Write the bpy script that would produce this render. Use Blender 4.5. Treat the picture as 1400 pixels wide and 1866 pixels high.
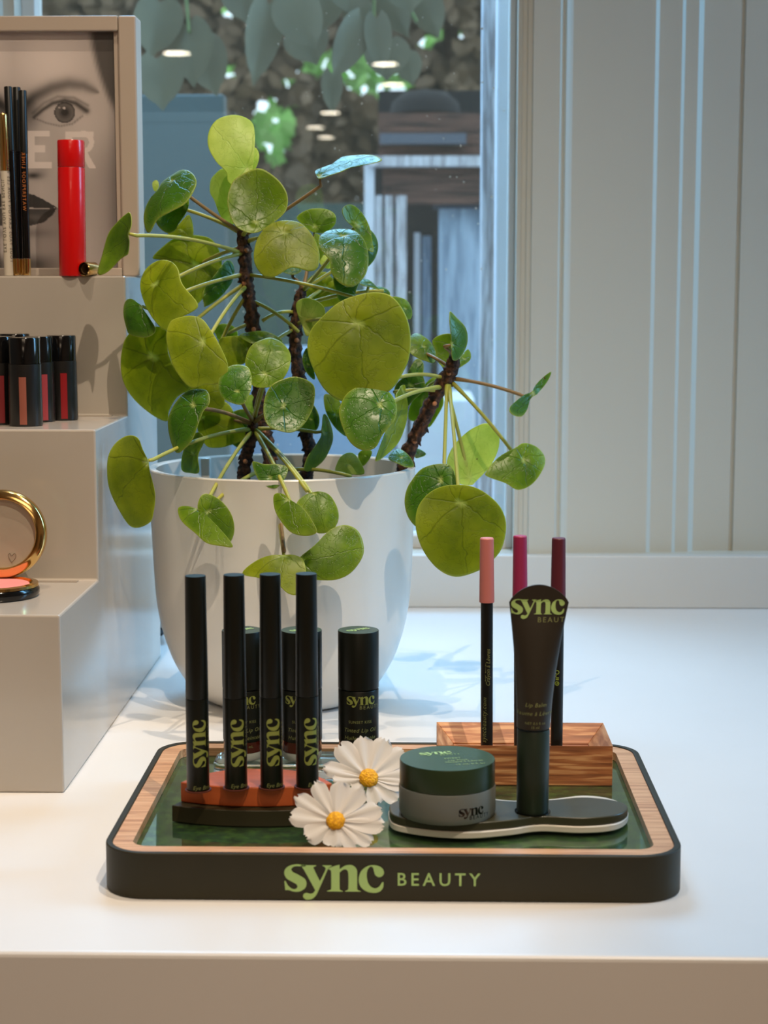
import bpy, bmesh, math, random
from mathutils import Vector, Matrix
random.seed(7)
D = bpy.data
for o in list(D.objects): D.objects.remove(o)
COL = bpy.context.scene.collection
SC = bpy.context.scene
T = 0.90                      # counter top height
F = 3200.0                    # focal length in pixels of the 1400x1866 frame
CAM = Vector((0, 0, T + 0.29))
PITCH = math.radians(7.35); YAW = math.radians(1.25)
# ---------------------------------------------------------------- camera
cd = D.cameras.new('camera'); cam = D.objects.new('camera', cd); COL.objects.link(cam)
cam.location = CAM; cam.rotation_euler = (math.pi/2 - PITCH, 0, YAW)
cd.sensor_fit = 'VERTICAL'; cd.sensor_height = 36; cd.lens = 36*F/1866
cd.clip_start = 0.02; cd.clip_end = 100
cd.dof.use_dof = True; cd.dof.focus_distance = 1.05; cd.dof.aperture_fstop = 15
SC.camera = cam
ROT = cam.rotation_euler.to_matrix()
# ---------------------------------------------------------------- world, light, exposure
SC.view_settings.view_transform = 'Standard'; SC.view_settings.look = 'None'
SC.view_settings.gamma = 1; SC.view_settings.use_curve_mapping = False
SC.view_settings.exposure = -0.25
w = D.worlds.new('sky'); SC.world = w; w.use_nodes = True
bg = w.node_tree.nodes['Background']
bg.inputs[0].default_value = (0.74, 0.88, 1.0, 1); bg.inputs[1].default_value = 2.6
def area(name, loc, target, size, energy, color, sy=None, spread=180):
    l = D.lights.new(name, 'AREA'); l.energy = energy; l.color = color; l.size = size
    l.spread = math.radians(spread)
    if sy: l.shape = 'RECTANGLE'; l.size_y = sy
    o = D.objects.new(name, l); COL.objects.link(o); o.location = loc
    o.rotation_euler = (Vector(target)-Vector(loc)).to_track_quat('-Z', 'Y').to_euler(); return o
def spot(name, loc, target, energy, color, angle, blend, radius):
    l = D.lights.new(name, 'SPOT'); l.energy = energy; l.color = color
    l.spot_size = math.radians(angle); l.spot_blend = blend; l.shadow_soft_size = radius
    o = D.objects.new(name, l); COL.objects.link(o); o.location = loc
    o.rotation_euler = (Vector(target)-Vector(loc)).to_track_quat('-Z', 'Y').to_euler(); return o
WARM = (1.0, 0.80, 0.60); COOL = (0.56, 0.79, 1.0)
CEIL = 2.70
# ceiling downlight over the counter, and a second one nearer the shop
spot('downlight_main', (0.14, 0.99, CEIL-0.03), (-0.24, 0.89, T), 56, WARM, 25, 0.5, 0.008)
spot('downlight_wide', (-0.22, 0.72, CEIL-0.03), (-0.22, 1.10, T+0.2), 40, WARM, 40, 1.0, 0.007)
spot('downlight_front', (0.42, -0.05, CEIL-0.03), (-0.12, 1.10, T+0.12), 90, (1.0,0.82,0.62), 42, 1.0, 0.008)
# daylight: sky light falling through the window onto the counter
area('window_daylight', (-0.50, 2.30, T+1.65), (0.25, 1.15, T), 1.7, 70, (0.24, 0.58, 1.0), 0.8, 150)
# added bluish daylight lamp at an unseen opening in the right wall
area('added_side_daylight', (1.85, 1.34, T+1.15), (0.3, 1.3, T), 0.28, 24, (0.16,0.56,1.0), 1.3)

# ---------------------------------------------------------------- pixel helpers
def ray(px, py):
    return (ROT @ Vector(((px-700)/F, -(py-933)/F, -1))).normalized()
def at_y(px, py, Y):
    d = ray(px, py); return CAM + d*((Y-CAM.y)/d.y)
def at_z(px, py, Z):
    d = ray(px, py); return CAM + d*((Z-CAM.z)/d.z)
def at_plane(px, py, P, N):
    d = ray(px, py); return CAM + d*((P-CAM).dot(N)/d.dot(N))
def pxm(p):                     # metres per pixel at a point
    return (ROT.transposed() @ (p-CAM)).z * -1/F

# ---------------------------------------------------------------- objects
def tag(o, label=None, cat=None, group=None, kind=None):
    if label: o['label'] = label
    if cat: o['category'] = cat
    if group: o['group'] = group
    if kind: o['kind'] = kind
    return o
def thing(name, loc, label, cat, group=None):
    o = D.objects.new(name, None); COL.objects.link(o); o.location = loc; o.empty_display_size = 0.02
    return tag(o, label, cat, group)
def wloc(o):
    v = Vector((0,0,0))
    while o: v = v + Vector(o.location); o = o.parent
    return v
def part(name, bm, m, parent=None, loc=None, smooth=True, ang=40, bevel=0, seg=2):
    """bm holds world coordinates; links it as one mesh object under parent"""
    base = wloc(parent) if parent else Vector(loc if loc is not None else (0,0,0))
    bmesh.ops.translate(bm, verts=bm.verts, vec=-base)
    if len(bm.faces): bmesh.ops.recalc_face_normals(bm, faces=[f for f in bm.faces])
    me = D.meshes.new(name); bm.to_mesh(me); bm.free()
    o = D.objects.new(name, me); COL.objects.link(o)
    if parent: o.parent = parent
    else: o.location = base
    for mm in (m if isinstance(m, (list, tuple)) else [m]): me.materials.append(mm)
    if smooth:
        me.shade_smooth()
        me.set_sharp_from_angle(angle=math.radians(ang))
    if bevel:
        b = o.modifiers.new('bevel', 'BEVEL'); b.width = bevel; b.segments = seg; b.limit_method = 'ANGLE'; b.angle_limit = math.radians(35)
        b.harden_normals = False
    return o
def box(bm, x0, x1, y0, y1, z0, z1):
    vs = [bm.verts.new((x, y, z)) for z in (z0, z1) for (x, y) in ((x0,y0),(x1,y0),(x1,y1),(x0,y1))]
    for f in ((0,3,2,1),(4,5,6,7),(0,1,5,4),(1,2,6,5),(2,3,7,6),(3,0,4,7)): bm.faces.new([vs[i] for i in f])
    return bm
def NB(): return bmesh.new()
def bx(*a): return box(NB(), *a)
def prism(bm, pts, z0, z1):
    a = [bm.verts.new((p[0], p[1], z0)) for p in pts]; b = [bm.verts.new((p[0], p[1], z1)) for p in pts]
    bm.faces.new(a[::-1]); bm.faces.new(b); n = len(pts)
    for i in range(n): bm.faces.new((a[i], a[(i+1)%n], b[(i+1)%n], b[i]))
    return bm
def ring_prism(bm, outer, inner, z0, z1):
    n = len(outer)
    V = [[bm.verts.new((p[0], p[1], z)) for p in L] for L in (outer, inner) for z in (z0, z1)]
    o0, o1, i0, i1 = V
    for k in range(n):
        j = (k+1) % n
        bm.faces.new((o0[k], o0[j], o1[j], o1[k])); bm.faces.new((i0[j], i0[k], i1[k], i1[j]))
        bm.faces.new((o1[k], o1[j], i1[j], i1[k])); bm.faces.new((o0[j], o0[k], i0[k], i0[j]))
    return bm
def lathe(bm, prof, c, n=48, axis=None, cap=True):
    """prof: (radius, height) list along axis from point c"""
    R = Vector((0,0,1)).rotation_difference(Vector(axis).normalized()).to_matrix() if axis else Matrix.Identity(3)
    c = Vector(c); rings = []
    for (r, h) in prof:
        if r < 1e-6: rings.append([bm.verts.new(c + R @ Vector((0,0,h)))])
        else: rings.append([bm.verts.new(c + R @ Vector((r*math.cos(2*math.pi*k/n), r*math.sin(2*math.pi*k/n), h))) for k in range(n)])
    for a, b in zip(rings, rings[1:]):
        for k in range(n):
            j = (k+1) % n
            if len(a) == 1 and len(b) == 1: continue
            if len(a) == 1: bm.faces.new((a[0], b[j], b[k]))
            elif len(b) == 1: bm.faces.new((a[k], a[j], b[0]))
            else: bm.faces.new((a[k], a[j], b[j], b[k]))
    if cap:
        if len(rings[0]) > 1: bm.faces.new(rings[0][::-1])
        if len(rings[-1]) > 1: bm.faces.new(rings[-1])
    return bm
def tube(bm, pts, rad, n=8, rough=0.0, cap=True):
    pts = [Vector(p) for p in pts]; rings = []
    rads = rad if isinstance(rad, (list, tuple)) else [rad]*len(pts)
    up = Vector((0.13, 0.9, 0.2)).normalized()
    for i, p in enumerate(pts):
        t = (pts[min(i+1, len(pts)-1)] - pts[max(i-1, 0)]).normalized()
        a = t.cross(up).normalized(); b = t.cross(a)
        rings.append([bm.verts.new(p + (a*math.cos(2*math.pi*k/n) + b*math.sin(2*math.pi*k/n))*rads[i]*(1+random.uniform(-rough, rough))) for k in range(n)])
    for a, b in zip(rings, rings[1:]):
        for k in range(n): bm.faces.new((a[k], a[(k+1)%n], b[(k+1)%n], b[k]))
    if cap: bm.faces.new(rings[0][::-1]); bm.faces.new(rings[-1])
    return bm
def cat(pts, closed=False, sub=6):
    """Catmull-Rom through points; a point with a trailing 'c' is a corner"""
    P = [Vector(p[:-1] if isinstance(p[-1], str) else p) for p in pts]
    C = [isinstance(p[-1], str) for p in pts]; n = len(P); out = []
    for i in range(n if closed else n-1):
        p1, p2 = P[i], P[(i+1)%n]
        p0 = P[i-1] if (closed or i > 0) else p1
        p3 = P[(i+2)%n] if (closed or i+2 < n) else p2
        if C[i]: p0 = p1
        if C[(i+1)%n]: p3 = p2
        s = 1 if (C[i] and C[(i+1)%n]) else sub
        for k in range(s):
            t = k/s
            out.append(0.5*((2*p1) + (p2-p0)*t + (2*p0-5*p1+4*p2-p3)*t*t + (3*p1-p0-3*p2+p3)*t**3))
    if not closed: out.append(P[-1])
    return out
def rrect(x0, x1, y0, y1, r, n=10):
    pts = []
    for (cx, cy, a0) in ((x1-r, y1-r, 0), (x0+r, y1-r, 90), (x0+r, y0+r, 180), (x1-r, y0+r, 270)):
        for k in range(n+1):
            a = math.radians(a0 + 90*k/n); pts.append((cx + r*math.cos(a), cy + r*math.sin(a)))
    return pts

# ---------------------------------------------------------------- materials
def srgb(c):
    f = lambda v: (v/255/12.92) if v/255 <= 0.04045 else ((v/255+0.055)/1.055)**2.4
    return tuple(f(v) for v in c) + (1,)
def mat(name, col, rough=0.5, metal=0.0, spec=0.5, var=0.0, scale=30.0, bump=0.0, bscale=200.0, coat=0.0, stretch=(1,1,1), sheen=0.0):
    m = D.materials.new(name); m.use_nodes = True; nt = m.node_tree; P = nt.nodes['Principled BSDF']
    P.inputs['Base Color'].default_value = srgb(col); P.inputs['Roughness'].default_value = rough
    P.inputs['Metallic'].default_value = metal; P.inputs['Specular IOR Level'].default_value = spec
    P.inputs['Coat Weight'].default_value = coat
    tc = nt.nodes.new('ShaderNodeTexCoord'); mp = nt.nodes.new('ShaderNodeMapping'); mp.inputs['Scale'].default_value = stretch
    nt.links.new(tc.outputs['Object'], mp.inputs['Vector'])
    if var:
        nz = nt.nodes.new('ShaderNodeTexNoise'); nz.inputs['Scale'].default_value = scale; nz.inputs['Detail'].default_value = 5
        cr = nt.nodes.new('ShaderNodeValToRGB')
        lin = srgb(col)
        cr.color_ramp.elements[0].position = 0.3; cr.color_ramp.elements[1].position = 0.7
        cr.color_ramp.elements[0].color = tuple(max(0, v*(1-var)) for v in lin[:3]) + (1,)
        cr.color_ramp.elements[1].color = tuple(min(1, v*(1+var)) for v in lin[:3]) + (1,)
        nt.links.new(mp.outputs[0], nz.inputs['Vector']); nt.links.new(nz.outputs['Fac'], cr.inputs[0]); nt.links.new(cr.outputs[0], P.inputs['Base Color'])
    if bump:
        nb = nt.nodes.new('ShaderNodeTexNoise'); nb.inputs['Scale'].default_value = bscale; nb.inputs['Detail'].default_value = 4
        bp = nt.nodes.new('ShaderNodeBump'); bp.inputs['Strength'].default_value = bump; bp.inputs['Distance'].default_value = 0.001
        nt.links.new(mp.outputs[0], nb.inputs['Vector']); nt.links.new(nb.outputs['Fac'], bp.inputs['Height']); nt.links.new(bp.outputs[0], P.inputs['Normal'])
    return m
def wood(name, c1, c2, stretch=(6, 60, 60), scale=6.0, rough=0.5, c3=None):
    m = D.materials.new(name); m.use_nodes = True; nt = m.node_tree; P = nt.nodes['Principled BSDF']
    tc = nt.nodes.new('ShaderNodeTexCoord'); mp = nt.nodes.new('ShaderNodeMapping'); mp.inputs['Scale'].default_value = stretch
    nz = nt.nodes.new('ShaderNodeTexNoise'); nz.inputs['Scale'].default_value = scale; nz.inputs['Detail'].default_value = 6; nz.inputs['Distortion'].default_value = 0.6
    cr = nt.nodes.new('ShaderNodeValToRGB'); e = cr.color_ramp.elements
    e[0].position = 0.35; e[0].color = srgb(c1); e[1].position = 0.62; e[1].color = srgb(c2)
    if c3: x = e.new(0.5); x.color = srgb(c3)
    bp = nt.nodes.new('ShaderNodeBump'); bp.inputs['Strength'].default_value = 0.15; bp.inputs['Distance'].default_value = 0.0005
    L = nt.links.new
    L(tc.outputs['Object'], mp.inputs[0]); L(mp.outputs[0], nz.inputs['Vector']); L(nz.outputs['Fac'], cr.inputs[0]); L(cr.outputs[0], P.inputs['Base Color'])
    L(nz.outputs['Fac'], bp.inputs['Height']); L(bp.outputs[0], P.inputs['Normal']); P.inputs['Roughness'].default_value = rough
    return m
def two_sided_ior(nt, fr, ior):
    # the Fresnel node inverts the index on back faces; feed it so both faces of a thin sheet mirror alike
    g = nt.nodes.new('ShaderNodeNewGeometry'); m = nt.nodes.new('ShaderNodeMapRange')
    m.inputs['To Min'].default_value = ior; m.inputs['To Max'].default_value = 1/ior
    nt.links.new(g.outputs['Backfacing'], m.inputs['Value']); nt.links.new(m.outputs[0], fr.inputs[0])
def glassy(name, tint=(1,1,1,1), rough=0.0, ior=1.45, boost=1.0):
    """thin clear sheet: lets light straight through and mirrors by the Fresnel amount"""
    m = D.materials.new(name); m.use_nodes = True; nt = m.node_tree; nt.nodes.remove(nt.nodes['Principled BSDF'])
    out = nt.nodes['Material Output']; tr = nt.nodes.new('ShaderNodeBsdfTransparent'); tr.inputs[0].default_value = tint
    gl = nt.nodes.new('ShaderNodeBsdfGlossy'); gl.inputs['Roughness'].default_value = rough
    fr = nt.nodes.new('ShaderNodeFresnel'); two_sided_ior(nt, fr, ior); mu = nt.nodes.new('ShaderNodeMath'); mu.operation = 'MULTIPLY'; mu.inputs[1].default_value = boost; mu.use_clamp = True
    mx = nt.nodes.new('ShaderNodeMixShader'); L = nt.links.new
    L(fr.outputs[0], mu.inputs[0]); L(mu.outputs[0], mx.inputs[0]); L(tr.outputs[0], mx.inputs[1]); L(gl.outputs[0], mx.inputs[2]); L(mx.outputs[0], out.inputs[0])
    return m
def haze_film(m, w, col):
    nt = m.node_tree; out = nt.nodes['Material Output']; src = out.inputs[0].links[0].from_socket
    df = nt.nodes.new('ShaderNodeBsdfDiffuse'); df.inputs[0].default_value = srgb(col); tl = nt.nodes.new('ShaderNodeBsdfTranslucent'); tl.inputs[0].default_value = srgb(col)
    m1 = nt.nodes.new('ShaderNodeMixShader'); m1.inputs[0].default_value = 0.5; m2 = nt.nodes.new('ShaderNodeMixShader'); m2.inputs[0].default_value = w
    nt.links.new(df.outputs[0], m1.inputs[1]); nt.links.new(tl.outputs[0], m1.inputs[2]); nt.links.new(src, m2.inputs[1]); nt.links.new(m1.outputs[0], m2.inputs[2]); nt.links.new(m2.outputs[0], out.inputs[0])
def emit(name, col, s):
    m = D.materials.new(name); m.use_nodes = True; P = m.node_tree.nodes['Principled BSDF']
    P.inputs['Base Color'].default_value = (0,0,0,1); P.inputs['Emission Color'].default_value = col; P.inputs['Emission Strength'].default_value = s
    return m

# ---------------------------------------------------------------- lettering
SYNC = {
 's': [(66,110),(74,78),(104,55),(150,46),(205,51,'c'),(205,62,'c'),(165,60),(132,62),(113,78),(122,98),(160,118),(200,145),(212,175),(203,207),(170,230),(130,233),(95,223),(72,223,'c'),(66,160,'c'),(74,160,'c'),(90,190),(115,212),(140,214),(152,200),(145,182),(110,162),(80,142)],
 'y': [(170,52,'c'),(275,52,'c'),(275,58,'c'),(259,66),(264,84),(300,160,'c'),(336,84),(332,64),(318,57,'c'),(318,52,'c'),(378,52,'c'),(378,57,'c'),(362,66),(350,85),(292,220),(270,262),(245,283),(212,288),(190,272),(192,250),(212,240),(236,246),(256,240),(269,222,'c'),(192,78)],
 'n': [(350,75,'c'),(398,56),(430,47,'c'),(430,78,'c'),(468,53),(512,50),(540,75),(545,112),(545,205),(552,220),(568,226,'c'),(568,230,'c'),(466,230,'c'),(466,226,'c'),(482,218),(487,200),(487,112),(478,84),(456,80),(430,100,'c'),(430,205),(436,220),(450,226,'c'),(450,230,'c'),(347,230,'c'),(347,226,'c'),(368,218),(374,205),(374,100),(367,84)],
 'c': [(718,163,'c'),(715,200),(690,230),(645,237),(595,222),(562,185),(556,135),(575,85),(620,53),(670,50),(708,68),(721,98),(710,122),(688,130),(665,118),(655,90),(648,65),(630,60),(612,85),(608,130),(622,180),(655,205),(685,198),(708,165,'c')]}
def curve_polys(polys):
    cu = D.curves.new('tmp', 'CURVE'); cu.dimensions = '2D'; cu.fill_mode = 'BOTH'
    for pl in polys:
        s = cu.splines.new('POLY'); s.points.add(len(pl)-1); s.use_cyclic_u = True
        for i, p in enumerate(pl): s.points[i].co = (p[0], p[1], 0, 1)
    return eval_curve(cu)
def eval_curve(cu):
    ob = D.objects.new('tmp', cu); COL.objects.link(ob); dg = bpy.context.evaluated_depsgraph_get(); dg.update()
    me = D.meshes.new_from_object(ob.evaluated_get(dg)); D.objects.remove(ob); D.curves.remove(cu); return me
def sync_flat():
    """the wordmark, x from 0 to 3.6, x-height 1, baseline at 0"""
    return [curve_polys([[((p.x-64)/184, (230-p.y)/184) for p in cat(SYNC[k], True, 5)]]) for k in 'sync']
_SY = None
def text_flat(s, size=1.0, spacing=1.0, bold=0.0, shear=0.0, align='LEFT', sx=1.0):
    cu = D.curves.new('tmp', 'FONT'); cu.body = s; cu.size = size; cu.space_character = spacing; cu.offset = bold; cu.shear = shear
    cu.align_x = align; cu.resolution_u = 3; cu.fill_mode = 'FRONT'
    return [eval_curve(cu)]
def letters(name, meshes, fn, m, parent, maxlen=None):
    """meshes lie flat in (u,v); fn maps (u,v) to a world point on the carrier"""
    bm = NB()
    for me in meshes: bm.from_mesh(me)
    bmesh.ops.remove_doubles(bm, verts=bm.verts, dist=1e-6)
    if maxlen:
        bmesh.ops.triangulate(bm, faces=bm.faces[:])
        for _ in range(4):
            e = [x for x in bm.edges if x.calc_length() > maxlen]
            if not e: break
            bmesh.ops.subdivide_edges(bm, edges=e, cuts=1); bmesh.ops.triangulate(bm, faces=bm.faces[:])
    for v in bm.verts: v.co = fn(v.co.x, v.co.y)
    base = wloc(parent); bmesh.ops.translate(bm, verts=bm.verts, vec=-base)
    me = D.meshes.new(name); bm.to_mesh(me); bm.free(); me.materials.append(m)
    o = D.objects.new(name, me); COL.objects.link(o); o.parent = parent
    return o
def on_cyl(c, r, a0, s, u0, v0, vertical=False, r2=None, ht=None):
    """wrap (u,v) on a vertical cylinder round c; a0 = angle of the label's middle; (u0,v0) in metres"""
    def fn(u, v):
        if vertical: U, V = -v*s + u0, u*s + v0
        else: U, V = u*s + u0, v*s + v0
        a = a0 + U/r
        return Vector((c[0] + (r+0.00012)*math.cos(a), c[1] + (r+0.00012)*math.sin(a), c[2] + V))
    return fn
# ================================================================ MATERIALS IN USE
M_counter = mat('counter_white', (230,229,228), 0.32, var=0.02, scale=8, bump=0.02, bscale=40)
M_riser = mat('riser_stone', (182,174,164), 0.16, var=0.015, scale=12)
M_wall = mat('painted_panel', (206,206,196), 0.45)
M_trimw = mat('painted_trim', (214,216,214), 0.4)
M_ceil = mat('ceiling_paint', (190,172,150), 0.8)
M_roomwall = mat('shop_wall_paint', (176,160,140), 0.8)
M_floor = wood('shop_floor_wood', (160,112,72), (196,146,100), (2,14,2), 2, 0.5)
M_glass = glassy('window_glass', (0.93,0.97,0.97,1), 0.0, 1.5, 1.8)
haze_film(M_glass, 0.03, (220,200,170))  # warm veil mixed into the pane to imitate reflected haze
M_black = mat('matte_black', (16,17,14), 0.38, spec=0.4)
M_gloss_black = mat('gloss_black', (10,10,11), 0.12)
M_olive = mat('olive_lacquer', (44,39,20), 0.5, spec=0.3, var=0.04, scale=60, bump=0.03, bscale=400)
M_green_cap = mat('dark_green_cap', (32,44,32), 0.4)
M_lid = mat('green_lid', (38,54,30), 0.32)
M_letter = mat('pale_green_ink', (160,190,112), 0.5)
M_letter_dim = mat('olive_ink', (140,150,72), 0.5)
M_ink_fine = mat('fine_print_ink', (128,132,80), 0.6)
M_gold = mat('polished_gold', (226,188,120), 0.14, metal=1.0)
M_terra = mat('terracotta_paint', (188,88,38), 0.5, var=0.08, scale=50, stretch=(1,5,5))
M_pot = mat('pot_glaze', (222,220,214), 0.25)

# ================================================================ ROOM SHELL
XL, XR, YB, YW = -1.95, 1.95, -16.5, 1.585
def struct(name, bm, m, **k):
    o = part(name, bm, m, None, **k); o['kind'] = 'structure'; return o
struct('floor', bx(XL-0.1, XR+0.1, YB-0.1, YW+0.12, -0.05, 0), M_floor, smooth=False)
struct('ceiling', bx(XL-0.1, XR+0.1, YB-0.1, YW+0.12, CEIL, CEIL+0.06), M_ceil, smooth=False)
struct('wall_front', bx(XL, XR, YB-0.1, YB, 0, CEIL), M_roomwall, smooth=False)
def side_wall(x0, x1, name):
    b = NB()   # a wall with one tall unseen opening, added for the side daylight
    box(b, x0, x1, YB, 1.03, 0, CEIL); box(b, x0, x1, 1.48, YW+0.1, 0, CEIL)
    box(b, x0, x1, 1.03, 1.48, 0, 1.38); box(b, x0, x1, 1.03, 1.48, 2.68, CEIL)
    struct(name, b, M_roomwall, smooth=False)
struct('wall_left', bx(XL-0.1, XL, YB, YW+0.1, 0, CEIL), M_roomwall, smooth=False); side_wall(XR, XR+0.1, 'wall_right')

# back wall: profile of mouldings right of the window, extruded upward
YP = YW
def X(px, Y, py=500): return at_y(px, py, Y).x
WZ0 = T + 0.048              # top of the low rail
prof = [(941,-32),(941,0),(948,1),(949.5,-1),(957,-1),(958.5,1),(966,1),(968,4),(1016,4),(1018,-1),(1025,-3),(1028,-1),(1035,-3),(1040,-4),
        (1188,-4),(1196,-8),(1237,-8),(1244,-12),(1268,-12),(1279,-18),(1347,-18),(1349,-22),(1353,-22),(1355,-18)]
pp = [(X(p, YP), YP - d/1000) for p, d in prof]
xr_end = XR
b = NB()
prism(b, pp + [(xr_end, YP+0.018), (xr_end, YP+0.1), (pp[0][0], YP+0.1)], WZ0, CEIL)
GX1 = pp[0][0]; GX0 = X(28, YP, 100)
prism(b, [(XL, YP), (GX0-0.03, YP), (GX0-0.03, YP-0.008), (GX0-0.012, YP-0.008), (GX0-0.010, YP), (GX0, YP), (GX0, YP+0.1), (XL, YP+0.1)], WZ0, CEIL)
struct('wall_back', b, M_wall, smooth=False)
struct('wall_back_lower', bx(XL, XR, YP, YP+0.1, 0, WZ0), M_wall, smooth=False)['label'] = 'lower part of the back wall'
WTOP = 2.45
struct('wall_back_upper', bx(GX0, GX1, YP, YP+0.1, WTOP, CEIL), M_wall, smooth=False)
ybr = at_z(700, 1107, T).y
struct('trim_1', bx(XL, XR, ybr, YP, T+0.0002, WZ0), M_trimw, smooth=False, bevel=0.0012)
# window: frame with pane
b = NB()
fy0, fy1 = YP+0.028, YP+0.06
box(b, GX0, GX0+0.012, fy0, fy1, WZ0, WTOP); box(b, GX1-0.006, GX1, fy0, fy1, WZ0, WTOP)
box(b, GX0+0.012, GX1-0.006, fy0, fy1, WZ0, WZ0+0.012); box(b, GX0+0.012, GX1-0.006, fy0, fy1, WTOP-0.02, WTOP)
win = struct('window_1', b, M_trimw, smooth=False, bevel=0.001)
GY = YP+0.044
pane = part('pane', bx(GX0+0.010, GX1-0.004, GY, GY+0.004, WZ0+0.010, WTOP-0.018), M_glass, win, smooth=False); pane['label'] = 'clear window glass'
# specks of dirt on the glass
b = NB(); random.seed(3)
for i in range(150):
    px = random.uniform(440, 935); py = random.uniform(5, 900); c = at_y(px, py, GY-0.0004)
    r = random.choice([0.0004, 0.0005, 0.0006, 0.0009])*random.uniform(.6, 1.1)
    vs = [b.verts.new(c + Vector((r*math.cos(a), 0, r*math.sin(a)*random.uniform(.8, 1.8)))) for a in [k*math.pi/3 for k in range(6)]]; b.faces.new(vs)
o = part('dust_specks', b, mat('dust', (205,210,205), 0.9), win, smooth=False); o['kind'] = 'stuff'
# downlights in the ceiling
M_lamp = emit('lamp_glow', (1.0, 0.86, 0.66, 1), 40)
def refl(px, py):
    d = ray(px, py); p = CAM + d*((GY-CAM.y)/d.y); e = Vector((d.x, -d.y, d.z)); return p + e*((CEIL-p.z)/e.z)
lamps = [((0.14, 0.99), 'over the counter and the plant', 0), ((-0.22, 0.72), 'nearer the shop, above the left of the counter', 0), ((0.42, -0.05), 'behind the camera on the right side', 0)]
for (px, py, s) in ((702,116,''),(716,153,''),(322,96,''),(602,205,''),(575,232,''),(594,250,'')):
    p = refl(px, py)
    if p.y > YB+0.2: lamps.append(((p.x, p.y), s, px))
random.seed(1)
for i, ((lx, ly), s, q) in enumerate(lamps):
    t = thing('ceiling_downlight', (lx, ly, CEIL), 'ceiling downlight ' + (s or 'mirrored as a warm glint ' + {702:'above the plant, larger upper one',716:'above the plant, smaller lower one',322:'at the upper left of the window',602:'right of the top leaf, upper',575:'right of the top leaf, middle',594:'right of the top leaf, lowest'}[q]), 'ceiling light', 'shop ceiling downlights')
    R = 0.05 if i < 3 else 0.09
    part('bezel', lathe(NB(), [(R*1.25,0),(R*1.25,-0.006),(R,-0.006),(R,-0.0005)], (lx,ly,CEIL), 32, cap=False), M_trimw, t)
    part('diffuser', lathe(NB(), [(0,-0.001),(R,-0.001)], (lx,ly,CEIL), 32, cap=False), M_lamp, t)
# added warm fill lights under the ceiling further back, no panels built
for ly in (-1.6, -4.4):
    area('shop_fill_light', (0.2, ly, CEIL-0.04), (0.2, ly, 0), 1.2, 21, (1.0, 0.78, 0.56))

# ================================================================ COUNTER
yf = at_z(700, 1740, T).y
ctr = part('display_counter', bx(XL+0.02, XR-0.02, yf, YP-0.0002, 0.0, T), M_counter, None, loc=(0,(yf+ybr)/2,0), smooth=False, bevel=0.0025, seg=3)
tag(ctr, 'long white shop counter with tan-lit front face that carries everything', 'counter')

# ================================================================ STEPPED RISER
y1 = at_z(117, 1445, T).y
xr = at_z(117, 1445, T).x
z1 = at_y(117, 1121, y1).z; y2 = at_z(172, 1057, z1).y; z2 = at_y(172, 783, y2).z; y3 = at_z(216, 757, z2).y; z3 = at_y(216, 503, y3).z; y4 = y3+0.135
print('riser', y1, y2, y3, y4, z1-T, z2-T, z3-T, 'xr', xr, at_z(172,1057,z1).x, at_z(216,757,z2).x)
b = NB(); RL = -0.75
pr = [(y1,T),(y1,z1),(y2,z1),(y2,z2),(y3,z2),(y3,z3),(y4,z3),(y4,T)]
A = [b.verts.new((xr, y, z)) for y, z in pr]; B = [b.verts.new((RL, y, z)) for y, z in pr]
b.faces.new(A); b.faces.new(B[::-1])
for i in range(8): b.faces.new((A[i], A[(i+1)%8], B[(i+1)%8], B[i]))
ris = thing('display_riser', ((xr+RL)/2, (y1+y4)/2, T), 'grey stone-look three-step display riser at the left end of the counter', 'display stand')
part('steps', b, M_riser, ris, smooth=False, bevel=0.0012, seg=2)
M_slot = mat('slot_line', (150,138,124), 0.5)
for (yy, zz, xa) in ((y2, z1, xr-0.012), (y3, z2, xr-0.010)):
    part('slot', bx(RL+0.05, xa, yy-0.009, yy-0.003, zz-0.0002, zz+0.0004), M_slot, ris, smooth=False)['label'] = 'shallow slot line along the back of a step'

# ================================================================ FRAMED POSTER
YF = y3+0.05
fz0 = z3; ftop = at_y(248, 28, YF).z; fxr = X(247, YF, 28)
M_frame = mat('frame_taupe', (184,170,156), 0.35)
fr = thing('poster_frame', (fxr-0.12, YF+0.012, z3), 'taupe box frame with a black and white face poster on the top step', 'picture frame')
FX0 = fxr-0.26
xi = X(218, YF, 250); zt = at_y(200, 56, YF).z; zb = z3+0.006
M_frame_c = M_frame
part('rail', bx(FX0, xi, YF, YF+0.024, zt, ftop), M_frame, fr, smooth=False, bevel=0.0008)['label'] = 'top rail of the frame'
part('stile', bx(xi+0.0003, fxr, YF, YF+0.024, z3, ftop), M_frame, fr, smooth=False, bevel=0.0012)['label'] = 'right side of the frame'
part('rail', bx(FX0, xi, YF, YF+0.024, z3, zb), M_frame, fr, smooth=False, bevel=0.0008)['label'] = 'bottom rail of the frame'
part('stile', bx(FX0-0.012, FX0-0.0003, YF, YF+0.024, z3, ftop), M_frame, fr, smooth=False, bevel=0.0008)['label'] = 'left side of the frame'
part('lip', bx(xi-0.0035, xi, YF+0.004, YF+0.022, zb, zt), M_frame, fr, smooth=False)
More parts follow.
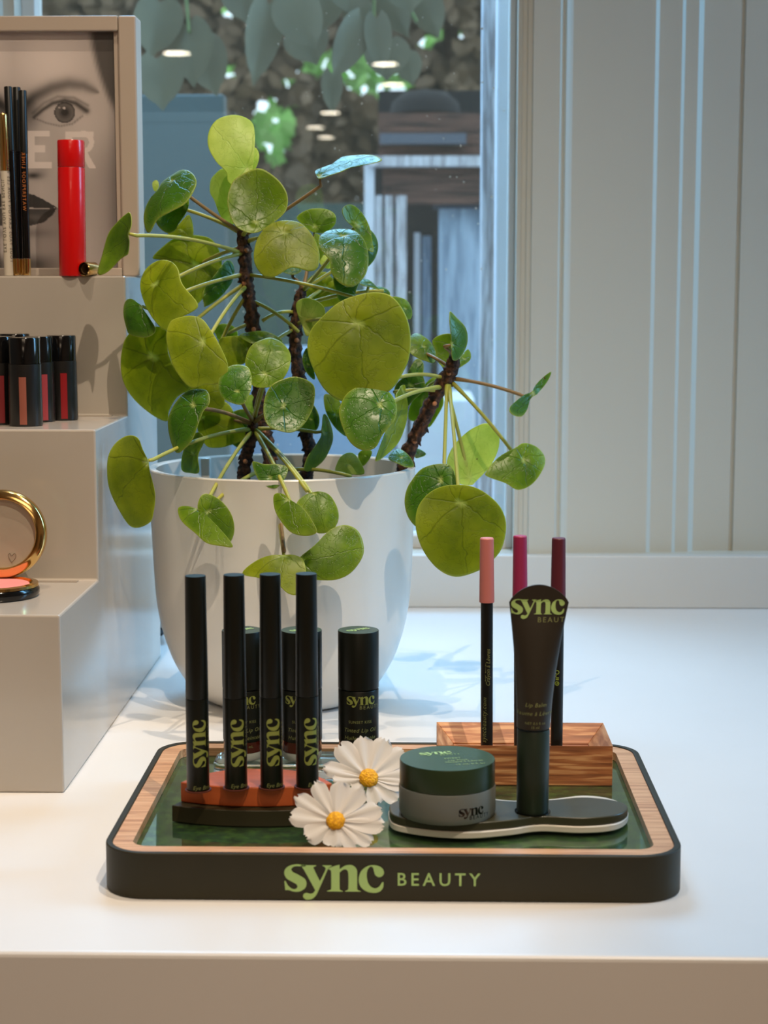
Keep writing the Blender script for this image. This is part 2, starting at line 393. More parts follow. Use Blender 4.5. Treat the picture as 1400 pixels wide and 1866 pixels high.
# the printed picture: a face in grey, painted on a fine grid
def sm(a, b, x):
    t = max(0, min(1, (x-a)/(b-a))); return t*t*(3-2*t)
def G(x, y, cx, cy, sx, sy): return math.exp(-((x-cx)/sx)**2 - ((y-cy)/sy)**2)
def seg_d(x, y, pts):
    best = 1e9; tt = 0
    for i in range(len(pts)-1):
        ax, ay = pts[i]; bx_, by = pts[i+1]; dx, dy = bx_-ax, by-ay
        t = max(0, min(1, ((x-ax)*dx+(y-ay)*dy)/(dx*dx+dy*dy))); d = math.hypot(x-ax-t*dx, y-ay-t*dy)
        if d < best: best = d; tt = (i+t)/(len(pts)-1)
    return best, tt
BROW = [(38,196),(62,176),(95,160),(125,153),(152,156),(178,168)]
LID = [(62,214),(78,200),(96,188),(118,183),(138,188),(158,202)]
LOW = [(66,216),(84,224),(110,230),(132,226),(150,212)]
def inpoly(x, y, P):
    c = False; n = len(P)
    for i in range(n):
        x1, y1_ = P[i]; x2, y2_ = P[i-1]
        if (y1_ > y) != (y2_ > y) and x < (x2-x1)*(y-y1_)/(y2_-y1_)+x1: c = not c
    return c
LIPU = [(20,372),(34,360),(48,352),(62,355),(80,364),(104,378),(84,380),(50,378)]
LIPL = [(20,378),(50,380),(84,381),(104,378),(96,392),(80,405),(58,411),(30,412)]
E_ = [(51,238),(90,238),(90,249),(63,249),(63,265),(82,265),(82,277),(63,277),(63,295),(95,295),(95,307),(51,307)]
EYE = LID + LOW[::-1]
def lum(x, y):
    if x < 24: x = 48 - x
    v = 0.44 + 0.26*G(x,y,90,110,85,75) + 0.10*G(x,y,150,235,45,60) + 0.10*G(x,y,70,290,22,50) + 0.08*G(x,y,110,440,60,60)
    v -= 0.16*sm(150, 215, x)*sm(200, 330, y); v -= 0.10*G(x,y,45,240,22,60); v -= 0.16*sm(60,0,x-40)*0
    d, t = seg_d(x, y, BROW); th = 15*(1-t)**0.6*(0.5+t) + 3
    v = v*(1-0.80*math.exp(-(d/th)**2)*(1-0.30*t))*(1-0.35*G(x,y,48,205,26,34))
    v -= 0.12*G(x,y,58,205,20,22)
    if inpoly(x, y, EYE):
        v = 0.47 - 0.10*G(x,y,70,212,10,10)
        r = math.hypot(x-118, y-205)
        if r < 19: v = 0.07 + 0.08*sm(6, 15, r) - 0.09*sm(15, 19, r)
        if r < 6: v = 0.03
        if math.hypot(x-117, y-197) < 2.6: v = 0.6
        if math.hypot(x-108, y-196) < 2: v = 0.4
    d, t = seg_d(x, y, LID); v *= 1-0.85*math.exp(-(d/(3.2+2.6*t))**2)
    d, t = seg_d(x, y, [(60,206),(80,188),(105,176),(135,178),(160,192)]); v *= 1-0.4*math.exp(-(d/3)**2)
    d, t = seg_d(x, y, LOW); v *= 1-0.5*math.exp(-(d/2)**2)*(0.7+0.3*math.sin(x*1.3))
    v *= 1-0.9*G(x,y,60,320,15,6); v *= 1-0.35*G(x,y,72,314,18,16)
    if inpoly(x, y, LIPU): v = 0.035
    elif inpoly(x, y, LIPL): v = 0.06 + 0.05*G(x,y,60,396,20,6)
    v *= 1-0.35*G(x,y,60,425,40,9)
    # hair
    hx = 162 + 0.10*(y-58) + 0.0016*(y-58)**2*0.9
    h = sm(hx-7, hx+12, x + 0.7*math.sin(y*0.21+x*0.9))*sm(250, 170, y); v = v*(1-h) + 0.09*h
    v *= 1-0.7*sm(455, 482, y)*sm(130, 60, x)
    v *= 1-0.35*sm(190, 215, x)
    return max(0.03, min(0.92, v*1.12))
GW, GH = 250, 300
YPIC = YF+0.006; b = NB(); cl = b.loops.layers.color.new('print')
px0, px1, py0, py1 = -330, 214, 56, 492
vv = []; cc = []
for j in range(GH+1):
    row = []; rc = []
    for i in range(GW+1):
        # finer on the visible right half
        s = i/GW; px = px0 + (px1-px0)*(1-(1-s)**1.7); py = py0 + (py1-py0)*j/GH
        p = at_y(px, py, YPIC); p.x = max(p.x, FX0); p.x = min(p.x, xi-0.0036); p.z = min(max(p.z, zb), zt)
        row.append(b.verts.new(p)); L = lum(px, py)
        if inpoly(px, py, E_): L = L*0.3 + 0.62
        R_ = (119<=px<=131 and 240<=py<=307) or (119<=px<=170 and 240<=py<=250) 
        ring = math.hypot((px-150)/1.0, (py-259)/0.98)
        R_ = R_ or (px>=148 and 12<=ring*1.0<=21.5 and py<281) or (131<=px<=150 and 269<=py<=279) or (py>=277 and py<=307 and 146+(py-277)*0.55<=px<=159+(py-277)*0.55)
        if R_: L = L*0.3 + 0.62
        rc.append((L*1.0, L*0.90, L*0.86, 1))
    vv.append(row); cc.append(rc)
for j in range(GH):
    for i in range(GW):
        q = (vv[j][i], vv[j+1][i], vv[j+1][i+1], vv[j][i+1]); c4 = (cc[j][i], cc[j+1][i], cc[j+1][i+1], cc[j][i+1])
        f = b.faces.new(q)
        for lp, c in zip(f.loops, c4): lp[cl] = tuple(max(0,min(1,x))**0.5 for x in c[:3]) + (1,)
M_print = D.materials.new('face_print'); M_print.use_nodes = True; nt = M_print.node_tree
at = nt.nodes.new('ShaderNodeVertexColor'); at.layer_name = 'print'
nt.links.new(at.outputs[0], nt.nodes['Principled BSDF'].inputs['Base Color']); nt.nodes['Principled BSDF'].inputs['Roughness'].default_value = 0.6
part('poster_print', b, M_print, fr, smooth=False)['label'] = 'black and white print of a face with dark lips, pale capital letters across it'
part('glazing', bx(FX0, xi-0.0036, YPIC-0.0022, YPIC-0.0012, zb, zt), glassy('frame_glass', (1,1,1,1), 0.02, 1.2), fr, smooth=False)
part('backing', bx(FX0, xi-0.0002, YPIC+0.001, YF+0.022, zb, zt), M_frame, fr, smooth=False)
# ================================================================ THINGS ON THE TOP STEP
def frame_axes(a):
    a = a.normalized(); s = a.cross(Vector((0,1,0))).normalized() if abs(a.y) < 0.9 else Vector((1,0,0)); return a, s, s.cross(a)
def stick(name, p0, p1, segs, label, catg, group=None, n=32, flip=False):
    """segs: (part name, [(r, t0..t1 profile)], material, label) along the axis p0->p1, t in metres"""
    t = thing(name, p0, label, catg, group); ax = p1-p0
    for (nm, pf, m, lb) in segs:
        o = part(nm, lathe(NB(), pf, p0, n, axis=ax), m, t, ang=30)
        if lb: o['label'] = lb
    return t, ax
Ytop = y3+0.012
M_red = mat('red_lacquer', (214,8,12), 0.25, coat=0.3)
ps = pxm(at_z(131, 500, z3)) ; r_red = 29*ps
cx = X(130.5, y3, 500)
c0 = Vector((X(132.5, y3+0.006, 500), y3+r_red-0.0030, z3)); c1 = at_y(129, 256, c0.y); L = c1.z-c0.z
t, ax = stick('red_tube', c0, c0+Vector((c1.x-c0.x, 0, L)), [
  ('body', [(0,0),(r_red*.97,0),(r_red,0.0008),(r_red*1.0,L*.795),(r_red*.985,L*.8)], M_red, None),
  ('cap', [(r_red*.985,L*.803),(r_red*1.0,L*.806),(r_red*1.0,L-0.001),(r_red*.96,L),(0,L)], M_red, None)],
  'tall glossy red cosmetic tube with a red cap, on the top step', 'cosmetic tube')
# gold cap lying on its side, open end to the viewer
gc = at_y(153, 486, y3-0.0045); rg = gc.z - z3 if gc.z-z3 > 0.003 else 0.006
rg = 15*ps; gc.z = z3+rg
t = thing('gold_cap', (gc.x, gc.y+0.01, z3), 'small open gold cap lying on its side beside the red tube', 'cap')
part('shell', lathe(NB(), [(rg,0),(rg,0.011),(rg*.9,0.012),(0,0.012),(0,0.011),(rg*.86,0.0105),(rg*.84,0.0006),(rg*.9,-0.0004),(rg,0)], gc, 32, axis=(0.5,1,0), cap=False), M_gold, t)
part('liner', lathe(NB(), [(rg*.74,0.0015),(rg*.72,0.008),(0,0.008)], gc, 24, axis=(0.5,1,0), cap=False), mat('cap_liner', (92,70,42), 0.5, var=0.2, scale=300), t)
# three black pencils with gold ends leaning together
Yp = y3+0.014
for (bx_, tx, ty, dy, lb) in ((28,14.5,158,0.0,'leftmost of the three leaning together'), (38,30,159,0.011,'middle of the three leaning together'), (48,41,165,0.002,'rightmost of the three, with tiny gold lettering')):
    p0 = at_y(bx_+1, 499, Yp+dy); p0.z = z3+0.0002; p1 = at_y(tx, ty, Yp+dy+0.004); r = 8.6*ps; L = (p1-p0).length
    t, ax = stick('eye_pencil', p0, p1, [
      ('gold_end', [(0,0.0003),(r*.95,0.0003),(r,0.001),(r,0.0118)], M_gold, 'gold end piece'),
      ('barrel', [(r*.97,0.0121),(r*.97,L*.66)], M_gloss_black, None),
      ('cap', [(r*1.0,L*.662),(r,L-0.0005),(r*.9,L),(0,L)], M_black, None)],
      'slim black eye pencil with a gold end, ' + lb, 'pencil', 'black eye pencils on the top step')
    if bx_ == 48:
        q, s, u = frame_axes(p1-p0)
        letters('lettering', text_flat('WATERPROOF LINER', 0.0034, 1.3), lambda a, c: p0 + q*(0.045+a) - s*(c-0.001) - Vector((0,r*.97+0.0002,0)), mat('gold_ink', (190,110,50), 0.5), t)
# cream pencil with the gold cap
p0 = at_y(16, 500, y3+0.006); p0.z = z3+0.0002; p1 = at_y(5, 207, y3+0.010); r = 9.6*ps; L = (p1-p0).length
M_cream = mat('cream_plastic', (206,196,178), 0.4)
t, ax = stick('cream_pencil', p0, p1, [
  ('barrel', [(0,0.0),(r,0.0),(r,L*.645)], M_cream, 'cream barrel with fine dark print'),
  ('cap', [(r*.98,L*.648),(r*1.02,L*.65),(r*1.0,L-0.001),(r*.8,L),(0,L)], M_gold, 'gold cap')],
  'cream eye pencil with a gold cap, at the far left of the top step', 'pencil')
q, s, u = frame_axes(p1-p0)
INK = mat('dark_print', (70,62,52), 0.6)
for k, (tx_, off, st) in enumerate((('EYE LOVE YOU EYE PENCIL', 0.0015, 0.016), ('TOUS TAUS CRAYON POUR LES YEUX', -0.003, 0.009))):
    def fn(a, c, off=off, st=st):
        w_ = off + 0.0008 - c; ph = w_/r
        return p0 + q*(st+a) + s*(math.sin(ph)*(r+.0002))*1 - Vector((0, math.cos(ph)*(r+0.0002), 0))
    letters('lettering', text_flat(tx_, 0.0034, 1.25), lambda a, c: fn(a, c), INK, t)

# ================================================================ LIP COLOURS ON THE MIDDLE STEP
def lip_colour(cx, topy, boty, win, label, wx=0, yoff=None):
    p0 = at_z(cx, boty, z2); p0.y += 0.010; R = 0
    w_ = 30.5 if cx != 115 else 26.5
    r = 0.0108 if cx != 115 else 0.0102
    p0 = at_z(cx, boty-1, z2); dirn = (p0-CAM); dirn.z = 0; dirn.normalize(); p0 = p0 + dirn*r; p0.z = z2+0.0002
    top = at_y(cx, topy+2, p0.y).z - p0.z; hb = top*0.70
    t = thing('lip_colour', p0, label, 'lip colour', 'black lip colours on the middle step')
    part('bottle', lathe(NB(), [(0,0),(r*.97,0),(r,.001),(r*.97,hb),(0,hb)], p0, 40), mat('soft_black_bottle', (22,21,20), 0.35), t)
    part('cap', lathe(NB(), [(0,hb+.0002),(r*.95,hb+.0002),(r*.95,top-.0008),(r*.91,top),(0,top)], p0, 40), M_gloss_black, t)
    m = mat('shade', win, 0.3)
    b = NB(); a0 = math.atan2(CAM.y-p0.y, CAM.x-p0.x) + wx
    hw = 0.21; z_0, z_1 = 0.0012, hb*0.80
    grid = []
    for i in range(9):
        a = a0 - hw + 2*hw*i/8; grid.append([b.verts.new(p0+Vector(((r*.995+.00025)*math.cos(a), (r*.995+.00025)*math.sin(a), z))) for z in (z_0, z_1)])
    for i in range(8): b.faces.new((grid[i][0], grid[i+1][0], grid[i+1][1], grid[i][1]))
    part('shade_window', b, m, t)['label'] = 'narrow upright strip showing the lip shade'
    return t
lip_colour(48, 613, 779, (150,88,74), 'black lip colour bottle with a brownish pink window, nearest on the middle step', -0.16)
lip_colour(115, 609, 768, (138,24,30), 'black lip colour bottle with a deep red window, rightmost on the middle step', 0.10)
lip_colour(72, 611, 771, (158,60,66), 'black lip colour bottle with a rose window, half hidden behind the nearest one', 0.35)
lip_colour(0, 611, 776, (120,40,44), 'black lip colour bottle cut off at the left edge of the photo', 0.1)
lip_colour(30, 606, 765, (120,40,44), 'black lip colour bottle hidden behind the nearest one, only its cap rim showing', 0.0)

# ================================================================ COMPACT ON THE LOW STEP
Yc = at_z(5, 1075, z1).y
cc_ = at_y(3, 1000, Yc); r = (84-3)*pxm(cc_); 
cb = at_z(-8, 1086, z1); rb = 78*pxm(cb)
t = thing('powder_compact', (cb.x, cb.y, z1), 'open round gold compact with a mirror lid and pink blush, on the low step', 'compact')
hy = cb.y + rb*0.96
part('base', lathe(NB(), [(0,0),(rb*.98,0),(rb*1.02,.002),(rb*1.02,.0045),(rb*.98,.006),(0,.006)], (cb.x, cb.y, z1+0.0002), 64), M_gloss_black, t)['label'] = 'black underside of the compact'
pl = part('base_rim', lathe(NB(), [(rb*1.0,.0062),(rb*.99,.0078),(rb*.86,.0082),(rb*.80,.0066)], (cb.x, cb.y, z1+0.0002), 64, cap=False), M_gold, t); pl['label'] = 'gold rim round the blush'
part('blush', lathe(NB(), [(rb*.80,.0064),(rb*.78,.0072),(0,.0074)], (cb.x, cb.y, z1+0.0002), 64, cap=False), mat('pink_blush', (228,140,136), 0.9, var=0.05, scale=100), t)
ax = Vector((0.0, -1, 0.10)).normalized()
lc = Vector((cc_.x, hy, z1 + 0.009 + r*0.98*0.95))
part('lid', lathe(NB(), [(0,-.005),(r*.9,-.005),(r*.99,-.003),(r,0),(r*.99,.003),(r*.95,.0045),(r*.80,.0050),(r*.775,.0042),(r*.765,.001)], lc, 72, axis=ax, cap=False), M_gold, t, ang=50)['label'] = 'gold lid standing upright'
part('mirror', lathe(NB(), [(r*.765,.0012),(0,.0012)], lc, 64, axis=ax, cap=False), mat('mirror_glass', (196,184,166), 0.25, metal=0.35, var=0.05, scale=40), t)
hp = [(0,-6),(-5,2),(-6,7),(-3,9),(0,5),(4,9),(7,7),(6,1),(0,-6)]
b = NB(); S_, U_ = Vector((1,0,0)), ax.cross(Vector((1,0,0))).normalized()*-1
if U_.z < 0: U_ = -U_
hc = lc + S_*0.006 - U_*(r*.56) + ax*0.0016; hcat = cat([(p[0], p[1]) for p in hp], True, 4)
tube(b, [hc + S_*p.x*0.00036 + U_*p.y*0.00036 for p in hcat], 0.00016, 4)
part('heart_mark', b, mat('etched_line', (110,96,80), 0.5), t)['label'] = 'small etched heart outline on the mirror'

# ================================================================ DISPLAY TRAY
yt0 = at_z(700, 1643, T).y
ztr = at_y(700, 1558, yt0).z
yt1 = at_z(720, 1352, ztr).y
xl = at_z(197, 1523, ztr).x; xr2 = at_z(1239.5, 1533, ztr).x
print('tray', xl, xr2, yt0, yt1, ztr-T, 'xl back', at_z(301,1349,ztr).x, 'xr back', at_z(1152,1357,ztr).x)
R0 = 0.022
tray = thing('display_tray', ((xl+xr2)/2, (yt0+yt1)/2, T), 'dark olive display tray with light oak inlay and green glass floor', 'tray')
rim = 0.0033; inl = 0.0098
o0 = rrect(xl, xr2, yt0, yt1, R0); o1 = rrect(xl+rim, xr2-rim, yt0+rim, yt1-rim, R0-rim); o2 = rrect(xl+rim+inl, xr2-rim-inl, yt0+rim+inl, yt1-rim-inl, R0-rim-inl)
b = ring_prism(NB(), o0, o1, T+0.0004, ztr); part('body', b, M_olive, tray, bevel=0.0005, ang=30)
zfl = ztr-0.0055
b = NB(); prism(b, o1, T+0.0005, zfl-0.0005)
M_moss = D.materials.new('moss_panel'); M_moss.use_nodes = True; nt = M_moss.node_tree; P = nt.nodes['Principled BSDF']
tc = nt.nodes.new('ShaderNodeTexCoord'); nz = nt.nodes.new('ShaderNodeTexNoise'); nz.inputs['Scale'].default_value = 130; nz.inputs['Detail'].default_value = 9; nz.inputs['Roughness'].default_value = 0.75
cr = nt.nodes.new('ShaderNodeValToRGB'); e = cr.color_ramp.elements; e[0].position = 0.38; e[0].color = srgb((24,38,12)); e[1].position = 0.64; e[1].color = srgb((104,132,48)); x_ = e.new(0.5); x_.color = srgb((54,80,26))
nt.links.new(tc.outputs['Object'], nz.inputs['Vector']); nt.links.new(nz.outputs['Fac'], cr.inputs[0]); nt.links.new(cr.outputs[0], P.inputs['Base Color']); P.inputs['Roughness'].default_value = 0.9
part('moss_panel', b, M_moss, tray, smooth=False)
M_oak = wood('tray_oak', (168,118,82), (216,170,128), (5, 130, 60), 5, 0.45, (204,154,112))
part('inlay', ring_prism(NB(), [(p[0]*1, p[1]) for p in rrect(xl+rim+.0001, xr2-rim-.0001, yt0+rim+.0001, yt1-rim-.0001, R0-rim)], o2, zfl+0.0001, ztr-0.0007), M_oak, tray, ang=30)['label'] = 'light oak inlay round the tray'
o3 = rrect(xl+rim+inl+.0002, xr2-rim-inl-.0002, yt0+rim+inl+.0002, yt1-rim-inl-.0002, R0-rim-inl)
M_green_glass = D.materials.new('green_glass'); M_green_glass.use_nodes = True; nt = M_green_glass.node_tree; P = nt.nodes['Principled BSDF']
nt.nodes.remove(P); out = nt.nodes['Material Output']
tr = nt.nodes.new('ShaderNodeBsdfTransparent'); tr.inputs[0].default_value = (0.78,0.86,0.78,1); gl = nt.nodes.new('ShaderNodeBsdfGlossy'); gl.inputs['Roughness'].default_value = 0.03; gl.inputs[0].default_value = (0.8,0.9,0.85,1)
fr_ = nt.nodes.new('ShaderNodeFresnel'); two_sided_ior(nt, fr_, 1.6); mx = nt.nodes.new('ShaderNodeMixShader')
nt.links.new(fr_.outputs[0], mx.inputs[0]); nt.links.new(tr.outputs[0], mx.inputs[1]); nt.links.new(gl.outputs[0], mx.inputs[2]); nt.links.new(mx.outputs[0], out.inputs[0])
haze_film(M_green_glass, 0.04, (150,172,150))  # pale veil mixed in to lighten the dark floor like a sheen
b = prism(NB(), o3, zfl-0.0004, zfl); part('glass_floor', b, M_green_glass, tray, smooth=False)['label'] = 'shiny green glass floor of the tray'
# wordmark on the tray's front
pA = at_y(518, 1624, yt0); pB = at_y(700, 1624, yt0); sc = (pB.x-pA.x)/3.57; zb_ = at_y(600, 1624, yt0).z
letters('lettering', sync_flat(), lambda u, v: Vector((pA.x+u*sc, yt0-0.0004, zb_+v*sc)), M_letter, tray)['label'] = 'large pale green serif wordmark on the front'
pC = at_y(723, 1613, yt0); pD = at_y(876, 1613, yt0); me = text_flat('BEAUTY', 1.0, 1.42, 0.012)
wd = max(v.co.x for v in me[0].vertices); capz = at_y(723, 1590, yt0).z - pC.z; caph = max(v.co.y for v in me[0].vertices)
letters('lettering', me, lambda u, v: Vector((pC.x+u*(pD.x-pC.x)/wd, yt0-0.0004, pC.z+v*capz/caph)), M_letter, tray)['label'] = 'pale green capital letters on the front'
ZT = zfl + 0.0001              # what stands in the tray stands here

def vert_cyl(cx, boty, halfpx, zbase):
    """front foot of a vertical cylinder seen at (cx, boty): returns axis foot and radius"""
    p = at_z(cx, boty, zbase); r = halfpx*pxm(p); d = p-CAM; d.z = 0; d.normalize(); p = p + d*r; r = halfpx*pxm(p); return Vector((p.x, p.y, zbase)), r
def facing(p): return math.atan2(CAM.y-p.y, CAM.x-p.x)

# ================================================================ BROW GEL HOLDER AND GELS
zo0, zo1 = ZT, ZT+0.0085
pL = at_z(312, 1500, zo0); pR = at_z(606, 1490, zo0)
hold = thing('gel_holder', ((pL.x+pR.x)/2, pL.y+0.02, ZT), 'low curved terracotta holder on an olive base, at the left of the tray', 'holder')
def lens(x0, x1, yc, front, back, n=24):
    pts = []; w_ = x1-x0
    for k in range(n+1): s = -1+2*k/n; pts.append((x0+w_*(s+1)/2, yc - front*(1-abs(s)**2.2)))
    for k in range(n+1): s = 1-2*k/n; pts.append((x0+w_*(s+1)/2, yc + back*(1-abs(s)**3.0)))
    return [p for i, p in enumerate(pts) if i not in (n+1, 2*n+1)]
ymid = pL.y+0.003
part('base', prism(NB(), lens(pL.x, pR.x+0.004, ymid, 0.0085, 0.030), zo0, zo1), M_olive, hold, bevel=0.0004, ang=30)['label'] = 'olive base'
zt0, zt1 = zo1+0.0001, zo1+0.0105
qL = at_z(319, 1445, zt1); 
terr = prism(NB(), lens(qL.x, pR.x, ymid+0.006, 0.0085, 0.026), zt0, zt1)
part('top_block', terr, M_terra, hold, bevel=0.0006, ang=30)['label'] = 'terracotta block with four round seats'
M_gel = mat('gel_tube_black', (15,18,12), 0.36, spec=0.35)
for i, (cx, ty, byy) in enumerate(((361.5,1045,1445),(430.5,1043,1441.5),(495.5,1042,1440),(560.5,1041,1439))):
    c, r = vert_cyl(cx, byy, 20.6, zt1+0.0002)
    H = at_y(cx, ty+4, c.y).z - c.z; hb = at_y(cx, 1277-i*1.5, c.y-r).z - c.z
    t = thing('brow_gel', c, 'slim near-black brow gel tube, ' + ['leftmost of the four in the terracotta holder','second from left in the terracotta holder','third from left in the terracotta holder','rightmost of the four, beside the front daisy'][i], 'brow gel', 'brow gel tubes in the terracotta holder')
    part('seat_ring', lathe(NB(), [(r*1.02,-0.0001),(r*1.16,-0.0001),(r*1.16,0.0004),(r*1.02,0.0005)], c, 40, cap=False), mat('seat_shadow_gap', (88,34,16), 0.7), hold)['label'] = 'dark ring painted as shade round a seat'  # darkened terracotta stands in for shade in the gap round the tube
    part('body', lathe(NB(), [(0,0),(r*.96,0),(r,.0008),(r,hb-.0005),(r*.985,hb)], c, 40), M_gel, t, ang=30)
    cp = part('cap', lathe(NB(), [(r*.985,hb+.0003),(r,hb+.0007),(r*.915,H-.0006),(r*.90,H),(0,H)], c, 40), M_gel, t, ang=30)
    a0 = facing(c); s_ = (at_y(cx, 1312, c.y).z - at_y(cx, 1398, c.y).z)/3.57
    offx = (4.5 if i < 3 else 8)*pxm(c)
    letters('lettering', sync_flat(), on_cyl(c, r, a0, s_, offx+s_*0.45, at_y(cx, 1399-i*1.2, c.y-r).z-c.z, True), M_letter_dim, t, 0.0012)['label'] = 'vertical green wordmark'
    letters('lettering', text_flat('BEAUTY', 0.0026, 1.5), on_cyl(c, r, a0, 1, offx+0.0062 if i<3 else offx+0.0058, at_y(cx, 1362, c.y-r).z-c.z, True), M_ink_fine, t, 0.001)
    letters('lettering', text_flat('Eye Brow Gel', 0.0029, 1.0, 0, 0.25), on_cyl(c, r, a0, 1, -0.0028+(0.003 if i==3 else 0), 0.0015, False), M_ink_fine, t, 0.001)

# ================================================================ LIP OILS AND CLEAR STAND
zs0 = ZT; zs1 = ZT+0.0085
M_acr = D.materials.new('clear_acrylic'); M_acr.use_nodes = True; P = M_acr.node_tree.nodes['Principled BSDF']
P.inputs['Transmission Weight'].default_value = 1.0; P.inputs['Roughness'].default_value = 0.04; P.inputs['IOR'].default_value = 1.45; P.inputs['Base Color'].default_value = (0.97,0.99,0.98,1)
sx0 = at_z(386, 1422, zs0).x; sx1 = at_z(712, 1422, zs0).x; sy0 = at_z(520, 1421, zs0).y; sy1 = sy0+0.030
st = thing('acrylic_stand', ((sx0+sx1)/2, (sy0+sy1)/2, ZT), 'low clear acrylic stand with rounded ends under the three lip oils', 'stand')
part('block', prism(NB(), rrect(sx0, sx1, sy0, sy1, 0.009), zs0, zs1), M_acr, st, bevel=0.001, ang=30)
M_oilb = mat('oil_bottle_black', (15,18,12), 0.36, spec=0.35); M_oil = mat('brown_lip_oil', (78,30,22), 0.12, coat=0.5)
for i, (cx, hw, byy, lb) in enumerate(((443,33.5,1397,'leftmost of the three behind the brow gels'),(550.5,35,1397,'middle of the three behind the brow gels'),(653.5,37,1402,'rightmost and unobstructed, behind the rear daisy'))):
    c = Vector((0,0,0)); p = at_z(cx, byy, zs1); r = 0.0112; c = Vector((at_y(cx, 1300, p.y+r).x, (sy0+sy1)/2+0.0006, zs1+0.0002)); c.x = at_y(cx, 1300, c.y).x; r = hw*pxm(c)*(1.0)
    r = 37*pxm(c)
    H = at_y(cx, 1148, c.y).z - c.z; hb = at_y(cx, 1262, c.y-r).z - c.z
    t = thing('lip_oil', c, 'black round lip oil bottle, ' + lb, 'lip oil', 'lip oil bottles on the clear stand')
    part('glass_foot', lathe(NB(), [(0,0),(r*.9,0),(r*.96,.001),(r*.96,.0045)], c, 48), M_acr if False else mat('thick_glass', (200,205,200), 0.05, metal=0.0, spec=0.8), t)['label'] = 'clear thick foot'
    part('oil_window', lathe(NB(), [(r*.95,.0046),(r*.97,.0047),(r*.97,.0108)], c, 48), M_oil, t)['label'] = 'reddish brown oil showing near the foot'
    part('body', lathe(NB(), [(r*.97,.0109),(r*.99,.011),(r*.99,hb-.0004),(r*.97,hb)], c, 48), M_oilb, t, ang=30)
    cp = part('cap', lathe(NB(), [(r*.97,hb+.0004),(r,hb+.0008),(r,H-.0004),(r*.985,H)], c, 48), M_oilb, t, ang=30)
    part('cap_top', lathe(NB(), [(r*.985,H+.0001),(0,H+.0001)], c, 48, cap=False), mat('cap_top_green', (44,58,36), 0.35), cp)['label'] = 'dark green top face'
    a0 = facing(c); s_ = (55/3.57)*pxm(c); th = math.radians(38)
    letters('lettering', sync_flat(), lambda u, v: Vector((c.x, c.y, c.z+H+0.0003)) + Vector((math.cos(th)*(u-1.8)-math.sin(th)*(v-.4), math.sin(th)*(u-1.8)+math.cos(th)*(v-.4), 0))*s_*0.85, M_letter, cp)
    dxl = {0:-0.0026,1:-0.0036,2:0.0}[i]
    letters('lettering', sync_flat(), on_cyl(c, r*.99, a0, s_, -1.72*s_+4*pxm(c)+dxl, at_y(cx, 1285, c.y-r).z-c.z), M_letter_dim, t, 0.0012)
    letters('lettering', text_flat('BEAUTY', 0.0029, 1.35), on_cyl(c, r*.99, a0, 1, 0.0005+dxl, at_y(cx, 1293, c.y-r).z-c.z), M_ink_fine, t, 0.001)
    for (tx_, yy, sz, sh) in (('SUNSET KISS',1319,0.0022,0),('Tinted Lip Oil',1335,0.0031,0.25),('Huile Teintée',1349,0.0031,0.25),('NET 8 mL',1364,0.002,0)):
        letters('lettering', text_flat(tx_, sz, 1.1, 0, sh, 'CENTER'), on_cyl(c, r*.99, a0, 1, 0.001, at_y(cx, yy, c.y-r).z-c.z), M_ink_fine, t, 0.001)

# ================================================================ OAK BOX AND LIP LINERS
zb0 = ZT; pf = at_z(955, 1431, zb0); yb0 = pf.y; zbt = at_y(955, 1358, yb0).z
xb0 = X(797, yb0, 1380); xb1 = X(1117, yb0, 1380); yb1 = at_z(950, 1316, zbt).y
print('box', yb0, yb1, zbt-ZT, xb1-xb0)
M_oakb = wood('box_oak', (132,76,42), (216,160,108), (6, 40, 110), 4, 0.45, (176,108,62))
M_oaks = wood('box_oak_side', (150,96,58), (206,156,110), (60, 8, 60), 4, 0.5, (186,130,86))
ob = thing('oak_box', ((xb0+xb1)/2, (yb0+yb1)/2, ZT), 'shallow mitred oak box holding the lip liners, at the back right of the tray', 'wooden box')
wl = 0.0095; zin = zbt-0.010
O = [(xb0,yb0),(xb1,yb0),(xb1,yb1),(xb0,yb1)]; I = [(xb0+wl,yb0+0.003),(xb1-wl,yb0+0.003),(xb1-wl,yb1-wl),(xb0+wl,yb1-wl)]
def wedge(i):
    j = (i+1) % 4; b = NB(); v = lambda p, z: b.verts.new((p[0], p[1], z))
    A = [v(O[i],zb0), v(O[j],zb0), v(O[j],zbt), v(O[i],zbt), v(I[i],zb0), v(I[j],zb0), v(I[j],zin), v(I[i],zin)]
    for f in ((0,1,2,3),(3,2,6,7),(7,6,5,4),(0,4,5,1),(0,3,7,4),(1,5,6,2)): b.faces.new([A[k] for k in f])
    return b
for i, lb in enumerate(('front side','right side','back side','left side')): part('side', wedge(i), M_oaks if i in (1,3) else M_oakb, ob, smooth=False, bevel=0.0003)['label'] = 'oak ' + lb
part('floor_panel', bx(xb0+wl+.0002, xb1-wl-.0002, yb0+.0035, yb1-wl-.0002, zb0+0.001, zin-0.0005), M_oakb, ob, smooth=False)
def liner(cx0, cx1, topy, capy, bot, capc, label, dy):
    Yl = yb0+0.0085+dy; zb_ = zin-0.0003
    p0 = at_y(cx0, bot, Yl); p0.z = zb_; p1 = at_y(cx1, topy, Yl); r = 11.0*pxm(p0); L = (p1-p0).length
    lc_ = (p1.z - at_y(cx1, capy, Yl).z)
    t, a = stick('lip_liner', p0, p1, [
      ('barrel', [(0,0),(r,0),(r,L-lc_-.0004)], M_black, None),
      ('cap', [(r*1.02,L-lc_),(r*1.24,L-lc_),(r*1.24,L-lc_+.002),(r*1.12,L-.0006),(r*1.0,L),(0,L)], mat('liner_cap', capc, 0.45), 'coloured cap')], label, 'lip liner', 'lip liners in the oak box')
    return t, p0, r
